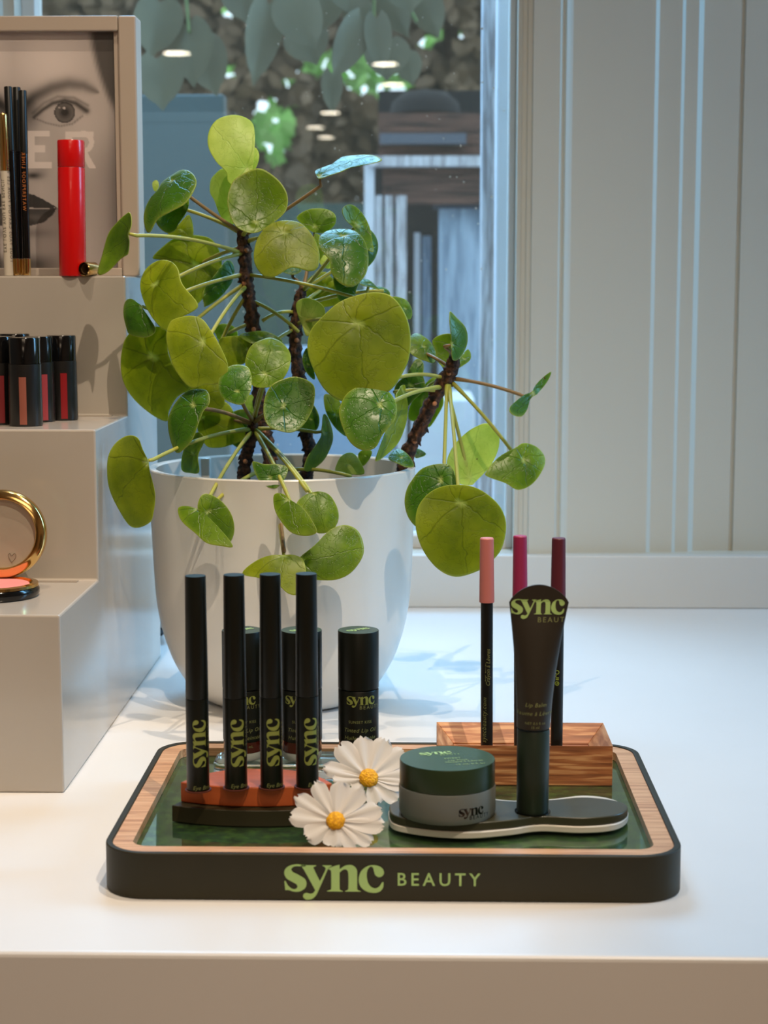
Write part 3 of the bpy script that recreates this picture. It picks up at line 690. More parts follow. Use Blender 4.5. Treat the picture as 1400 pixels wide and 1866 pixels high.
t, p0, r = liner(887.5, 887.5, 980, 1097, 1359, (206,122,116), 'lip liner with a light salmon pink cap, leftmost in the oak box', 0)
a0 = facing(p0)
letters('lettering', text_flat('Lip Liner', 0.0031, 1.0, 0, 0.25), on_cyl(p0, r, a0, 1, -0.0008, at_y(887, 1240, p0.y).z-p0.z, True), M_ink_fine, t, 0.001)
letters('lettering', text_flat('Crayon à Lèvres', 0.0031, 1.0, 0, 0.25), on_cyl(p0, r, a0, 1, 0.0014, at_y(887, 1248, p0.y).z-p0.z, True), M_ink_fine, t, 0.001)
letters('lettering', text_flat('syncbeauty.com', 0.0036, 1.1, 0, 0.25), on_cyl(p0, r, a0, 1, -0.0005, at_y(887, 1351, p0.y).z-p0.z, True), M_ink_fine, t, 0.001)
liner(948, 948, 976, 1093, 1360, (158,40,84), 'lip liner with a bright berry pink cap, behind the lip balm tube', 0.006)
t, p0, r = liner(1014.5, 1018.5, 980, 1097, 1361, (92,28,40), 'lip liner with a dark wine cap, rightmost in the oak box', 0)
a0 = facing(p0)
def ring_flat(cu, cv, R, wdt):
    return [curve_polys([[(cu+R*math.cos(k*.35), cv+R*math.sin(k*.35)) for k in range(18)], [(cu+(R-wdt)*math.cos(k*.35), cv+(R-wdt)*math.sin(k*.35)) for k in range(18)]])]
def bar(*q): return [curve_polys([list(q)])]
mk = ring_flat(0,0,1,.3) + ring_flat(0,5.2,1,.3) + bar((-.6,1.6),(.8,1.6),(.8,2.0),(-.6,2.0)) + bar((-.6,2.4),(.8,2.4),(.8,2.8),(-.6,2.8)) + bar((-.8,3.1),(-.4,3.1),(-.1,3.8),(-.5,3.8)) + bar((-.4,-.1),(0,-.5),(.5,.4),(.2,.5),(0,0))
letters('care_marks', mk, on_cyl(p0, r, a0, 0.0012, -0.0002, at_y(1014, 1243, p0.y).z-p0.z), mat('green_mark', (150,170,60), 0.5), t, 0.001)['label'] = 'small green care symbols'

# ================================================================ WAVY PLATE, JAR, BALM TUBE
def plate_outline(front, back, z):
    P = [at_z(px, py, z) for px, py in front+back]; return [(p.x, p.y) for p in cat([(q.x, q.y) for q in P], True, 5)]
zw0 = ZT+0.0018; zw1 = zw0+0.0035; zo_ = zw1+0.0001; zo2 = zo_+0.0042
fro = [(708,1497),(716,1512),(745,1520),(800,1527),(860,1529),(930,1523),(985,1516),(1060,1519),(1120,1514),(1144,1499)]
bak = [(1139,1480),(1110,1466),(1060,1461),(1000,1468),(930,1470),(860,1462),(790,1462),(735,1470),(712,1483)]
wp = plate_outline(fro, bak, zw0)
pc = at_z(925, 1495, ZT)
pl = thing('wavy_plate', (pc.x, pc.y, ZT), 'flat peanut-shaped plate, olive on top of white, at the front right of the tray', 'display plate')
part('white_base', prism(NB(), wp, zw0, zw1), mat('plate_white', (206,200,188), 0.4), pl, bevel=0.0006, ang=30)['label'] = 'white lower layer'
for px, py in ((760,1498),(1090,1496),(925,1500)):
    q = at_z(px, py, ZT); part('foot', lathe(NB(), [(0.004,0.0),(0.004,zw0-ZT-0.0001)], (q.x, q.y, ZT), 16), M_black, pl)
cxp = sum(p[0] for p in wp)/len(wp); cyp = sum(p[1] for p in wp)/len(wp)
fro2 = [(710,1477),(717,1488),(745,1496),(800,1502),(860,1503),(930,1498),(985,1491),(1060,1494),(1120,1489),(1143,1478)]
bak2 = [(1139,1468),(1110,1460),(1060,1456),(1000,1461),(930,1463),(860,1456),(790,1455),(735,1460),(713,1468)]
part('olive_top', prism(NB(), plate_outline(fro2, bak2, zo2-0.001), zo_, zo2), mat('plate_olive', (58,57,40), 0.35), pl, bevel=0.0005, ang=30)['label'] = 'olive upper layer'
# jar
c, r = vert_cyl(815, 1505, 88, zo2+0.0001)
hj = at_y(815, 1451, c.y-r).z - c.z; Hj = at_y(815, 1406, c.y-r).z - c.z
jar = thing('balm_jar', c, 'squat frosted glass jar with a dark green lid, on the left of the wavy plate', 'jar')
M_frost = D.materials.new('frosted_glass'); M_frost.use_nodes = True; P = M_frost.node_tree.nodes['Principled BSDF']
P.inputs['Base Color'].default_value = srgb((128,132,124)); P.inputs['Roughness'].default_value = 0.4; P.inputs['Transmission Weight'].default_value = 0.35; P.inputs['Subsurface Weight'].default_value = 0.0
part('glass_body', lathe(NB(), [(0,0),(r*.97,0),(r*.995,.0015),(r,.003),(r,hj-.0010),(r*.985,hj),(0,hj)], c, 72), M_frost, jar, ang=30)
lid = part('lid', lathe(NB(), [(r*.95,hj+.0002),(r*.985,hj+.0003),(r*.985,Hj-.0005),(r*.978,Hj),(0,Hj)], c, 72), M_lid, jar, ang=30)
part('lid_top', lathe(NB(), [(r*.975,Hj+.0001),(0,Hj+.0001)], c, 72, cap=False), mat('lid_top_green', (52,74,48), 0.3), lid)
zl = c.z+Hj+0.0003
def on_top(u0, v0, s, th): 
    return lambda u, v: Vector((c.x+u0+s*(math.cos(th)*u-math.sin(th)*v), c.y+v0+s*(math.sin(th)*u+math.cos(th)*v), zl))
pm = pxm(c); thj = math.radians(14)
letters('lettering', sync_flat(), on_top(-0.0135, 0.0045, 60/3.57*pm, thj), M_letter, lid)
letters('lettering', text_flat('BEAUTY', 0.0022, 1.4), on_top(-0.0035, 0.0045, 1, thj), M_letter, lid)
for k, (s_, u_, v_) in enumerate((('SWEET',-0.0015,-0.0025),('Lip Mask',0.0005,-0.006),('Masque à Lèvres',-0.001,-0.0095),('15 mL 0.5 oz',0.004,-0.0135))):
    letters('lettering', text_flat(s_, 0.0026, 1.1), on_top(u_, v_, 1, thj), M_letter, lid)
aj = facing(c); pxj = 44/3.57*pm
aj2 = aj + math.asin(min(0.95, (858-815)/88)); sj = 0.0142/3.57
letters('lettering', sync_flat(), on_cyl(c, r, aj2, sj, -1.7*sj, at_y(858, 1487, c.y-r*.9).z-c.z), M_gloss_black, jar, 0.0012)['label'] = 'black wordmark on the glass'
letters('lettering', text_flat('BEAUTY', 0.0028, 1.35), on_cyl(c, r, aj2, 1, -0.0012, at_y(858, 1494, c.y-r*.9).z-c.z), M_gloss_black, jar, 0.001)
# balm tube standing on its cap
c, r = vert_cyl(970.5, 1487, 29, zo2+0.0001)
hc_ = at_y(970, 1335, c.y-r).z - c.z
bt = thing('balm_tube', c, 'dark squeeze tube with a fanned crimp end, standing on its cap on the wavy plate', 'squeeze tube')
part('cap', lathe(NB(), [(0,0),(r*.96,0),(r,.0008),(r*1.03,hc_-.0006),(r*1.0,hc_)], c, 48), M_green_cap, bt, ang=30)['label'] = 'dark green cap'
part('seat_ring', lathe(NB(), [(r*1.02,0.0),(r*1.12,0.0),(r*1.12,0.0004),(r*1.02,0.0004)], c, 40, cap=False), M_gloss_black, pl)
Ha = at_y(975, 1097, c.y).z - c.z; Hb = at_y(975, 1066, c.y).z - c.z
def tube_at(t):
    """half width in x, half depth in y and centre x at height fraction t of the body"""
    e = t**1.15
    rx = r*(1.05 + (53.5/29-1.05)*t**1.6); ry = r*1.05*(1-t)**0.8 + 0.0006
    return rx, ry, c.x + 7.5*pm*t**1.2
b = NB(); NN = 48; rows = []
zs = [k/22 for k in range(23)]
for t_ in zs:
    rx, ry, ox = tube_at(t_); rows.append([b.verts.new((ox+rx*math.cos(2*math.pi*k/NN), c.y+ry*math.sin(2*math.pi*k/NN), c.z+hc_+0.0012+(Ha-hc_-0.0012)*t_)) for k in range(NN)])
for k2 in range(1, 7):           # fanned crimp: arc-shaped top
    s = k2/6; row = []
    for k in range(NN):
        x = rows[22][k].co.x - (c.x+7.5*pm); y = rows[22][k].co.y - c.y; f = 1-(x/(53.5*pm))**2
        row.append(b.verts.new((c.x+7.5*pm+x*(1-0.015*s), c.y+y*(1-.1*s), c.z+Ha+(Hb-Ha)*s*max(0, f)**0.8 + 0.0002*s)))
    rows.append(row)
for a, d in zip(rows, rows[1:]):
    for k in range(NN): b.faces.new((a[k], a[(k+1)%NN], d[(k+1)%NN], d[k]))
b.faces.new(rows[0][::-1]); 
for k in range(1, NN//2): 
    pass
tp = rows[-1]
for k in range(0, NN//2): 
    a_, d_ = tp[k], tp[(k+1)%NN]; e_, g_ = tp[(NN-k-1)%NN], tp[(NN-k)%NN]
    vs = []
    for q in (a_, d_, e_, g_):
        if q not in vs: vs.append(q)
    if len(vs) >= 3: b.faces.new(vs)
part('body', b, mat('tube_brown_black', (42,36,26), 0.42, bump=0.05, bscale=300), bt, ang=60)['label'] = 'dark brown tapering tube body'
def on_tube(u0, v0, s):
    def fn(u, v):
        U = u*s+u0; Z = v*s+v0; t_ = min(1, max(0, (Z-hc_)/(Ha-hc_))); rx, ry, ox = tube_at(t_)
        k = max(-0.995, min(0.995, U/rx)); return Vector((ox+rx*k, c.y - ry*math.sqrt(1-k*k) - 0.0003, c.z+Z))
    return fn
sz = 96/3.57*pxm(c); vz = at_y(975, 1118, c.y).z-c.z
letters('lettering', sync_flat(), on_tube(-50*pxm(c), vz, sz), M_letter, bt, 0.0012)['label'] = 'pale green wordmark across the flat end'
letters('lettering', text_flat('BEAUTY', 0.0036, 1.35), on_tube(-2*pxm(c), at_y(975, 1132, c.y).z-c.z, 1), M_ink_fine, bt, 0.001)
for (s_, yy, sz_, sh) in (('Lip Balm',1282,0.0028,.25),('Baume à Lèvres',1297,0.0028,.25),('NET 0.5 fl oz',1313,0.0017,0),('15 ml',1320,0.0017,0)):
    letters('lettering', text_flat(s_, sz_, 1.1, 0, sh, 'CENTER'), on_tube(1*pxm(c), at_y(975, yy, c.y).z-c.z, 1), M_ink_fine, bt, 0.001)

# ================================================================ DAISIES
M_petal = D.materials.new('daisy_petal_fabric'); M_petal.use_nodes = True; nt = M_petal.node_tree; P = nt.nodes['Principled BSDF']
P.inputs['Base Color'].default_value = srgb((236,232,228)); P.inputs['Roughness'].default_value = 0.75
tl = nt.nodes.new('ShaderNodeBsdfTranslucent'); tl.inputs[0].default_value = srgb((236,232,228)); mx = nt.nodes.new('ShaderNodeMixShader'); mx.inputs[0].default_value = 0.3
nt.links.new(P.outputs[0], mx.inputs[1]); nt.links.new(tl.outputs[0], mx.inputs[2]); nt.links.new(mx.outputs[0], nt.nodes['Material Output'].inputs[0])
M_pollen = mat('yellow_pompom', (250,170,0), 0.6, var=0.35, scale=700, bump=1.0, bscale=900)
def daisy(cxy, tips, Yc, nrm, rc, label):
    C = at_y(cxy[0], cxy[1], Yc); N = Vector(nrm).normalized()
    t = thing('fabric_daisy', (C.x, C.y, ZT), label, 'artificial flower', 'fabric daisies in the tray')
    for (tx, ty, wpx, lift) in tips:
        tip = at_plane(tx, ty, C, N); ax = tip-C; L = ax.length; ax.normalize(); sd = N.cross(ax).normalized()
        w_ = wpx*pxm(C)/2; b = NB(); rows = []; K = 14; J = 8; L0 = 0.0025
        jag = [random.uniform(-.05, .05) for _ in range(J+1)]
        for i in range(K+1):
            s = i/K; row = []
            ww = w_*(0.30 + 1.02*math.sin(math.pi*min(1, s**0.85)*0.62)**1.5)*(1 if s < .82 else math.sqrt(max(0.0, 1-((s-.82)/.20)**2)))
            for j in range(J+1):
                v = -1+2*j/J
                d = L0+(L-L0)*(s*(1 + (jag[j]*s**6)))
                p = C + ax*d + sd*(ww*v)
                hgt = lift*L*s*s + 0.0007*math.sin(v*math.pi*1.5)*(1-0.5*s) - 0.10*ww*v*v
                p += N*(hgt + 0.0006)
                if p.z < ZT+0.0006: p.z = ZT+0.0006
                row.append(b.verts.new(p))
            rows.append(row)
        for r0, r1 in zip(rows, rows[1:]):
            for j in range(J): b.faces.new((r0[j], r0[j+1], r1[j+1], r1[j]))
        part('petal', b, M_petal, t, ang=180)
    b = NB(); R = rc*pxm(C); bmesh.ops.create_uvsphere(b, u_segments=28, v_segments=18, radius=R)
    q = Vector((0,0,1)).rotation_difference(N).to_matrix()
    for v in b.verts:
        k = 1+random.uniform(-.06, .06); v.co = C + q @ Vector((v.co.x*k, v.co.y*k, v.co.z*.55*k)) + N*0.001
    part('flower_center', b, M_pollen, t, ang=180)['label'] = 'yellow pompom centre'
    return t
Z = lambda x, y: (520+x*.15714, 1330+y*.15714)
T1 = [(350,620,150,.06),(650,630,185,.10),(895,705,190,.10),(1105,930,185,.06),(1130,1110,185,.02),(1000,1310,150,-.05),(815,1350,170,-.05),(555,1350,190,0),(245,1250,200,.02),(70,1010,180,.05),(130,790,150,.08)]
T2 = [(630,190,200,.05),(895,95,190,.05),(1160,120,190,.05),(1380,260,190,.05),(1420,540,170,.05),(1370,640,150,.02),(1310,800,170,-.08),(1070,850,170,-.04),(790,680,150,-.02),(560,580,150,.02),(450,440,150,.02)]
d1Y = at_z(612, 1536, ZT+0.004).y; 
daisy((612,1497), [Z(a,b_)+(w_*.157, l) for a,b_,w_,l in T1], d1Y+0.004, (0.0,-0.80,0.60), 17, 'white fabric daisy with a yellow centre, nearer one leaning on the terracotta holder')
d2Y = at_z(672, 1462, ZT+0.004).y
daisy((672,1419), [Z(a,b_)+(w_*.157, l) for a,b_,w_,l in T2], d2Y+0.004, (0.05,-0.80,0.60), 17.5, 'white fabric daisy with a yellow centre, farther one in front of the lip oil')
# ================================================================ POTTED PLANT
pfy = at_z(520, 1299, T).y; rb_ = 0.050; PC = Vector((0, pfy+rb_, T)); PC.x = at_y(517, 1100, PC.y).x
Yr = PC.y; zr = at_y(515, 849, Yr).z; rr = 242*pxm(at_y(515, 849, Yr))
plant = thing('potted_plant', PC, 'round-leaved green houseplant with dark woody stems in a white pot', 'houseplant')
H = zr - T
def pr_(py, half): return (half*pxm(at_y(515, py, Yr)), at_y(515, py, Yr).z - T)
out_prof = [(0,0.0003),(rb_*.9,0.0003),(rb_*1.05,0.0012)] + [pr_(py, hw) for py, hw in ((1262,146),(1240,172),(1200,198),(1150,217),(1100,228),(1050,233),(950,238.5),(880,241))] + [(rr*.998, H-.0025),(rr,H-.0008),(rr*.995,H),(rr*.955,H),(rr*.945,H-.001),(rr*.94,H-.02),(rr*.92,H-.04),(0,H-.04)]
fine = [out_prof[0], out_prof[1]] + [(p.x, p.y) for p in cat(out_prof[2:11], False, 4)] + out_prof[11:]
part('pot', lathe(NB(), fine, PC, 96, cap=False), M_pot, plant, ang=35)['label'] = 'smooth white plastic pot'
part('soil', lathe(NB(), [(rr*.935,H-.030),(rr*.5,H-.027),(0,H-.026)], PC, 48, cap=False), mat('dark_soil', (40,28,20), 0.95, var=0.4, scale=200, bump=1, bscale=300), plant)
sp = at_y(372, 838, Yr+rr*0.72)
part('water_spout', bx(sp.x-0.0052, sp.x+0.0052, Yr+rr*.68-.004, Yr+rr*.68+0.004, zr-.028, zr-.0005), M_pot, plant, smooth=False, bevel=0.001)
M_bark = D.materials.new('bark'); M_bark.use_nodes = True; nt = M_bark.node_tree; P = nt.nodes['Principled BSDF']; P.inputs['Roughness'].default_value = 0.8
tc = nt.nodes.new('ShaderNodeTexCoord'); nz = nt.nodes.new('ShaderNodeTexNoise'); nz.inputs['Scale'].default_value = 260; nz.inputs['Detail'].default_value = 5
cr = nt.nodes.new('ShaderNodeValToRGB'); e = cr.color_ramp.elements; e[0].position = .42; e[0].color = srgb((34,20,14)); e[1].position = .72; e[1].color = srgb((116,76,50))
bp = nt.nodes.new('ShaderNodeBump'); bp.inputs['Distance'].default_value = 0.002
nt.links.new(tc.outputs['Object'], nz.inputs[0]); nt.links.new(nz.outputs['Fac'], cr.inputs[0]); nt.links.new(cr.outputs[0], P.inputs['Base Color']); nt.links.new(nz.outputs['Fac'], bp.inputs['Height']); nt.links.new(bp.outputs[0], P.inputs['Normal'])
M_scar = mat('leaf_scar', (176,120,84), 0.7)
STEM = {
 1: ([(440,420),(445,450),(447,473),(450,517),(458,561),(463,617),(470,680),(473,730),(481,780),(490,818),(494,866)], 12.5, Yr+0.004, Yr+0.0),
 2: ([(553,525),(546,545),(541,580),(538,620),(541,660),(548,705),(553,760),(560,800),(566,830),(558,868)], 11.5, Yr+0.012, Yr+0.015),
 3: ([(461,762),(460,785),(453,815),(447,840),(444,868)], 11, Yr-0.02, Yr-0.012),
 4: ([(828,645),(823,672),(806,700),(786,735),(768,775),(748,815),(738,850),(732,870)], 13, Yr-0.02, Yr+0.0)}
random.seed(5)
def stem_pt(k, px, py):
    pts, r, Ya, Yb = STEM[k]; y0, y1_ = pts[0][1], pts[-1][1]; s = max(0, min(1, (py-y0)/(y1_-y0)))
    return at_y(px, py, Ya+(Yb-Ya)*s)
for k, (pts, rpx, Ya, Yb) in STEM.items():
    cp_ = cat(pts, False, 7); P3 = [stem_pt(k, p.x, p.y) for p in cp_]
    bot = P3[-1].copy(); bot.z -= 0.012; P3.append(bot)
    rad = [rpx*pxm(p)*(0.62+0.38*min(1, i/8))*random.uniform(.86, 1.16) for i, p in enumerate(P3)]
    b = tube(NB(), P3, rad, 11, 0.14)
    # flakes of bark
    for i in range(3, len(P3)-2):
        if random.random() < .35:
            a = random.choice([0.2, 2.9, 3.4, -0.3, 1.6]); d = Vector((math.cos(a), -abs(math.sin(a)), 0)); q = P3[i] + d*rad[i]*.8
            tube(b, [q, q+d*0.0010+Vector((0,0,-.0012)), q+d*0.0022+Vector((0,0,random.uniform(-.004,-.001)))], [.0016,.0012,.0003], 5)
    st_ = part('stem', b, M_bark, plant, ang=180); st_['label'] = 'dark flaking woody stem'
    for i in range(9, len(P3)-3, 12):
        b = NB()
        sgn = random.uniform(-.5, .5); q = P3[i] + Vector((sgn*rad[i], -math.sqrt(1-sgn*sgn)*rad[i]*.98, 0))
        lathe(b, [(0.0017,0),(0.0016,.0012),(0,.0013)], q-Vector((0,-.0004,0)), 10, axis=(sgn,-1,0.2))
        part('leaf_scar', b, M_scar, st_, ang=180)['label'] = 'pale round leaf scar'
def leaf_mat(name, top, vein, glow, tr=0.4, rough=0.33, spot=(190,205,120), edge=(190,200,90), quilt=0.6):
    m = D.materials.new(name); m.use_nodes = True; nt = m.node_tree; L = nt.links.new; P = nt.nodes['Principled BSDF']
    uv = nt.nodes.new('ShaderNodeUVMap'); uv.uv_map = 'leaf'
    sx = nt.nodes.new('ShaderNodeSeparateXYZ'); L(uv.outputs[0], sx.inputs[0])
    def M(op, a, b_=None, clamp=False):
        n = nt.nodes.new('ShaderNodeMath'); n.operation = op; n.use_clamp = clamp
        for i, q in enumerate((a, b_)):
            if q is None: continue
            if isinstance(q, (int, float)): n.inputs[i].default_value = q
            else: L(q, n.inputs[i])
        return n.outputs[0]
    nz = nt.nodes.new('ShaderNodeTexNoise'); nz.inputs['Scale'].default_value = 3.0; nz.inputs['Detail'].default_value = 4; L(uv.outputs[0], nz.inputs['Vector'])
    x = M('ADD', sx.outputs[0], M('MULTIPLY', M('SUBTRACT', nz.outputs['Fac'], .5), .35)); y = sx.outputs[1]
    ang = M('ARCTAN2', x, y); r = M('SQRT', M('ADD', M('MULTIPLY', x, x), M('MULTIPLY', y, y)))
    # seven veins fanning out from the stalk's attachment, thinning to the edge
    k = M('ABSOLUTE', M('SINE', M('MULTIPLY', ang, 3.5))); dist = M('MULTIPLY', k, r)
    v1 = M('SUBTRACT', 1, M('DIVIDE', dist, 0.055, True), True)
    vo = nt.nodes.new('ShaderNodeTexVoronoi'); vo.feature = 'DISTANCE_TO_EDGE'; vo.inputs['Scale'].default_value = 3.6; 
    ad = nt.nodes.new('ShaderNodeVectorMath'); ad.operation = 'ADD'; L(uv.outputs[0], ad.inputs[0]); L(nz.outputs['Color'], ad.inputs[1]); L(ad.outputs[0], vo.inputs['Vector'])
    v2 = M('MULTIPLY', M('SUBTRACT', 1, M('DIVIDE', vo.outputs['Distance'], 0.05, True), True), 0.30)
    veins = M('MAXIMUM', M('MULTIPLY', v1, .75), v2)
    n2 = nt.nodes.new('ShaderNodeTexNoise'); n2.inputs['Scale'].default_value = 1.6; n2.inputs['Detail'].default_value = 8; L(uv.outputs[0], n2.inputs['Vector'])
    oi = nt.nodes.new('ShaderNodeObjectInfo')
    def mix(f, a, b_):
        n = nt.nodes.new('ShaderNodeMix'); n.data_type = 'RGBA'
        if isinstance(f, (int, float)): n.inputs[0].default_value = f
        else: L(f, n.inputs[0])
        for i, q in ((6, a), (7, b_)):
            if isinstance(q, tuple): n.inputs[i].default_value = q
            else: L(q, n.inputs[i])
        return n.outputs[2]
    base = mix(M('MULTIPLY', M('SUBTRACT', n2.outputs['Fac'], .36), 2.6, True), srgb(top), srgb(glow))
    c1 = mix(M('MULTIPLY', veins, .7), base, srgb(vein))
    c2 = mix(M('SUBTRACT', 1, M('DIVIDE', r, 0.09, True), True), c1, srgb(spot))
    ea = nt.nodes.new('ShaderNodeAttribute'); ea.attribute_name = 'rim'
    c3 = mix(M('MULTIPLY', ea.outputs['Fac'], .8), c2, srgb(edge))
    # small brown blemishes
    n3 = nt.nodes.new('ShaderNodeTexNoise'); n3.inputs['Scale'].default_value = 7; n3.noise_dimensions = '4D'; L(uv.outputs[0], n3.inputs['Vector']); L(M('MULTIPLY', oi.outputs['Random'], 9), n3.inputs['W'])
    c4 = mix(M('MULTIPLY', M('SUBTRACT', n3.outputs['Fac'], .735, True), 30, True), c3, srgb((92,66,24)))
    hs = nt.nodes.new('ShaderNodeHueSaturation'); L(c4, hs.inputs['Color']); L(M('ADD', .90, M('MULTIPLY', oi.outputs['Random'], .25)), hs.inputs['Value'])
    L(hs.outputs[0], P.inputs['Base Color']); P.inputs['Roughness'].default_value = rough
    bp = nt.nodes.new('ShaderNodeBump'); bp.inputs['Strength'].default_value = quilt; bp.inputs['Distance'].default_value = 0.0012
    L(M('ADD', M('MULTIPLY', veins, -.6), M('MULTIPLY', n2.outputs['Fac'], 1.4)), bp.inputs['Height']); L(bp.outputs[0], P.inputs['Normal'])
    tl = nt.nodes.new('ShaderNodeBsdfTranslucent'); h2 = nt.nodes.new('ShaderNodeHueSaturation'); h2.inputs['Value'].default_value = 1.5; h2.inputs['Saturation'].default_value = 1.1; L(hs.outputs[0], h2.inputs['Color']); L(h2.outputs[0], tl.inputs[0])
    mx = nt.nodes.new('ShaderNodeMixShader'); mx.inputs[0].default_value = tr; L(P.outputs[0], mx.inputs[1]); L(tl.outputs[0], mx.inputs[2]); L(mx.outputs[0], nt.nodes['Material Output'].inputs[0])
    return m
LM = {'m': leaf_mat('leaf_mid_green', (86,124,18), (54,86,12), (140,170,38), quilt=.4),
      'd': leaf_mat('leaf_dark_green', (60,108,22), (36,74,16), (88,138,38), .35, .28),
      'y': leaf_mat('leaf_olive_yellow', (112,134,14), (76,98,10), (166,176,34), .45, .38, quilt=.3),
      'p': leaf_mat('leaf_pale_green', (172,188,92), (140,164,64), (206,214,130), .4, .4, quilt=.3)}
M_pet = mat('petiole_green', (162,164,66), 0.45); M_petr = mat('petiole_brown', (134,108,66), 0.45)
A3 = lambda L_: [(180+x*.31429, 190+y*.31429) for x, y in L_]
A4 = lambda L_: [(480+x*.37857, 260+y*.37857) for x, y in L_]
A5 = lambda L_: [(180+x*.31429, 560+y*.31429) for x, y in L_]
A6 = lambda L_: [(540+x*.33571, 520+y*.33571) for x, y in L_]
A7 = lambda L_: [(300+x*.34286, 780+y*.34286) for x, y in L_]
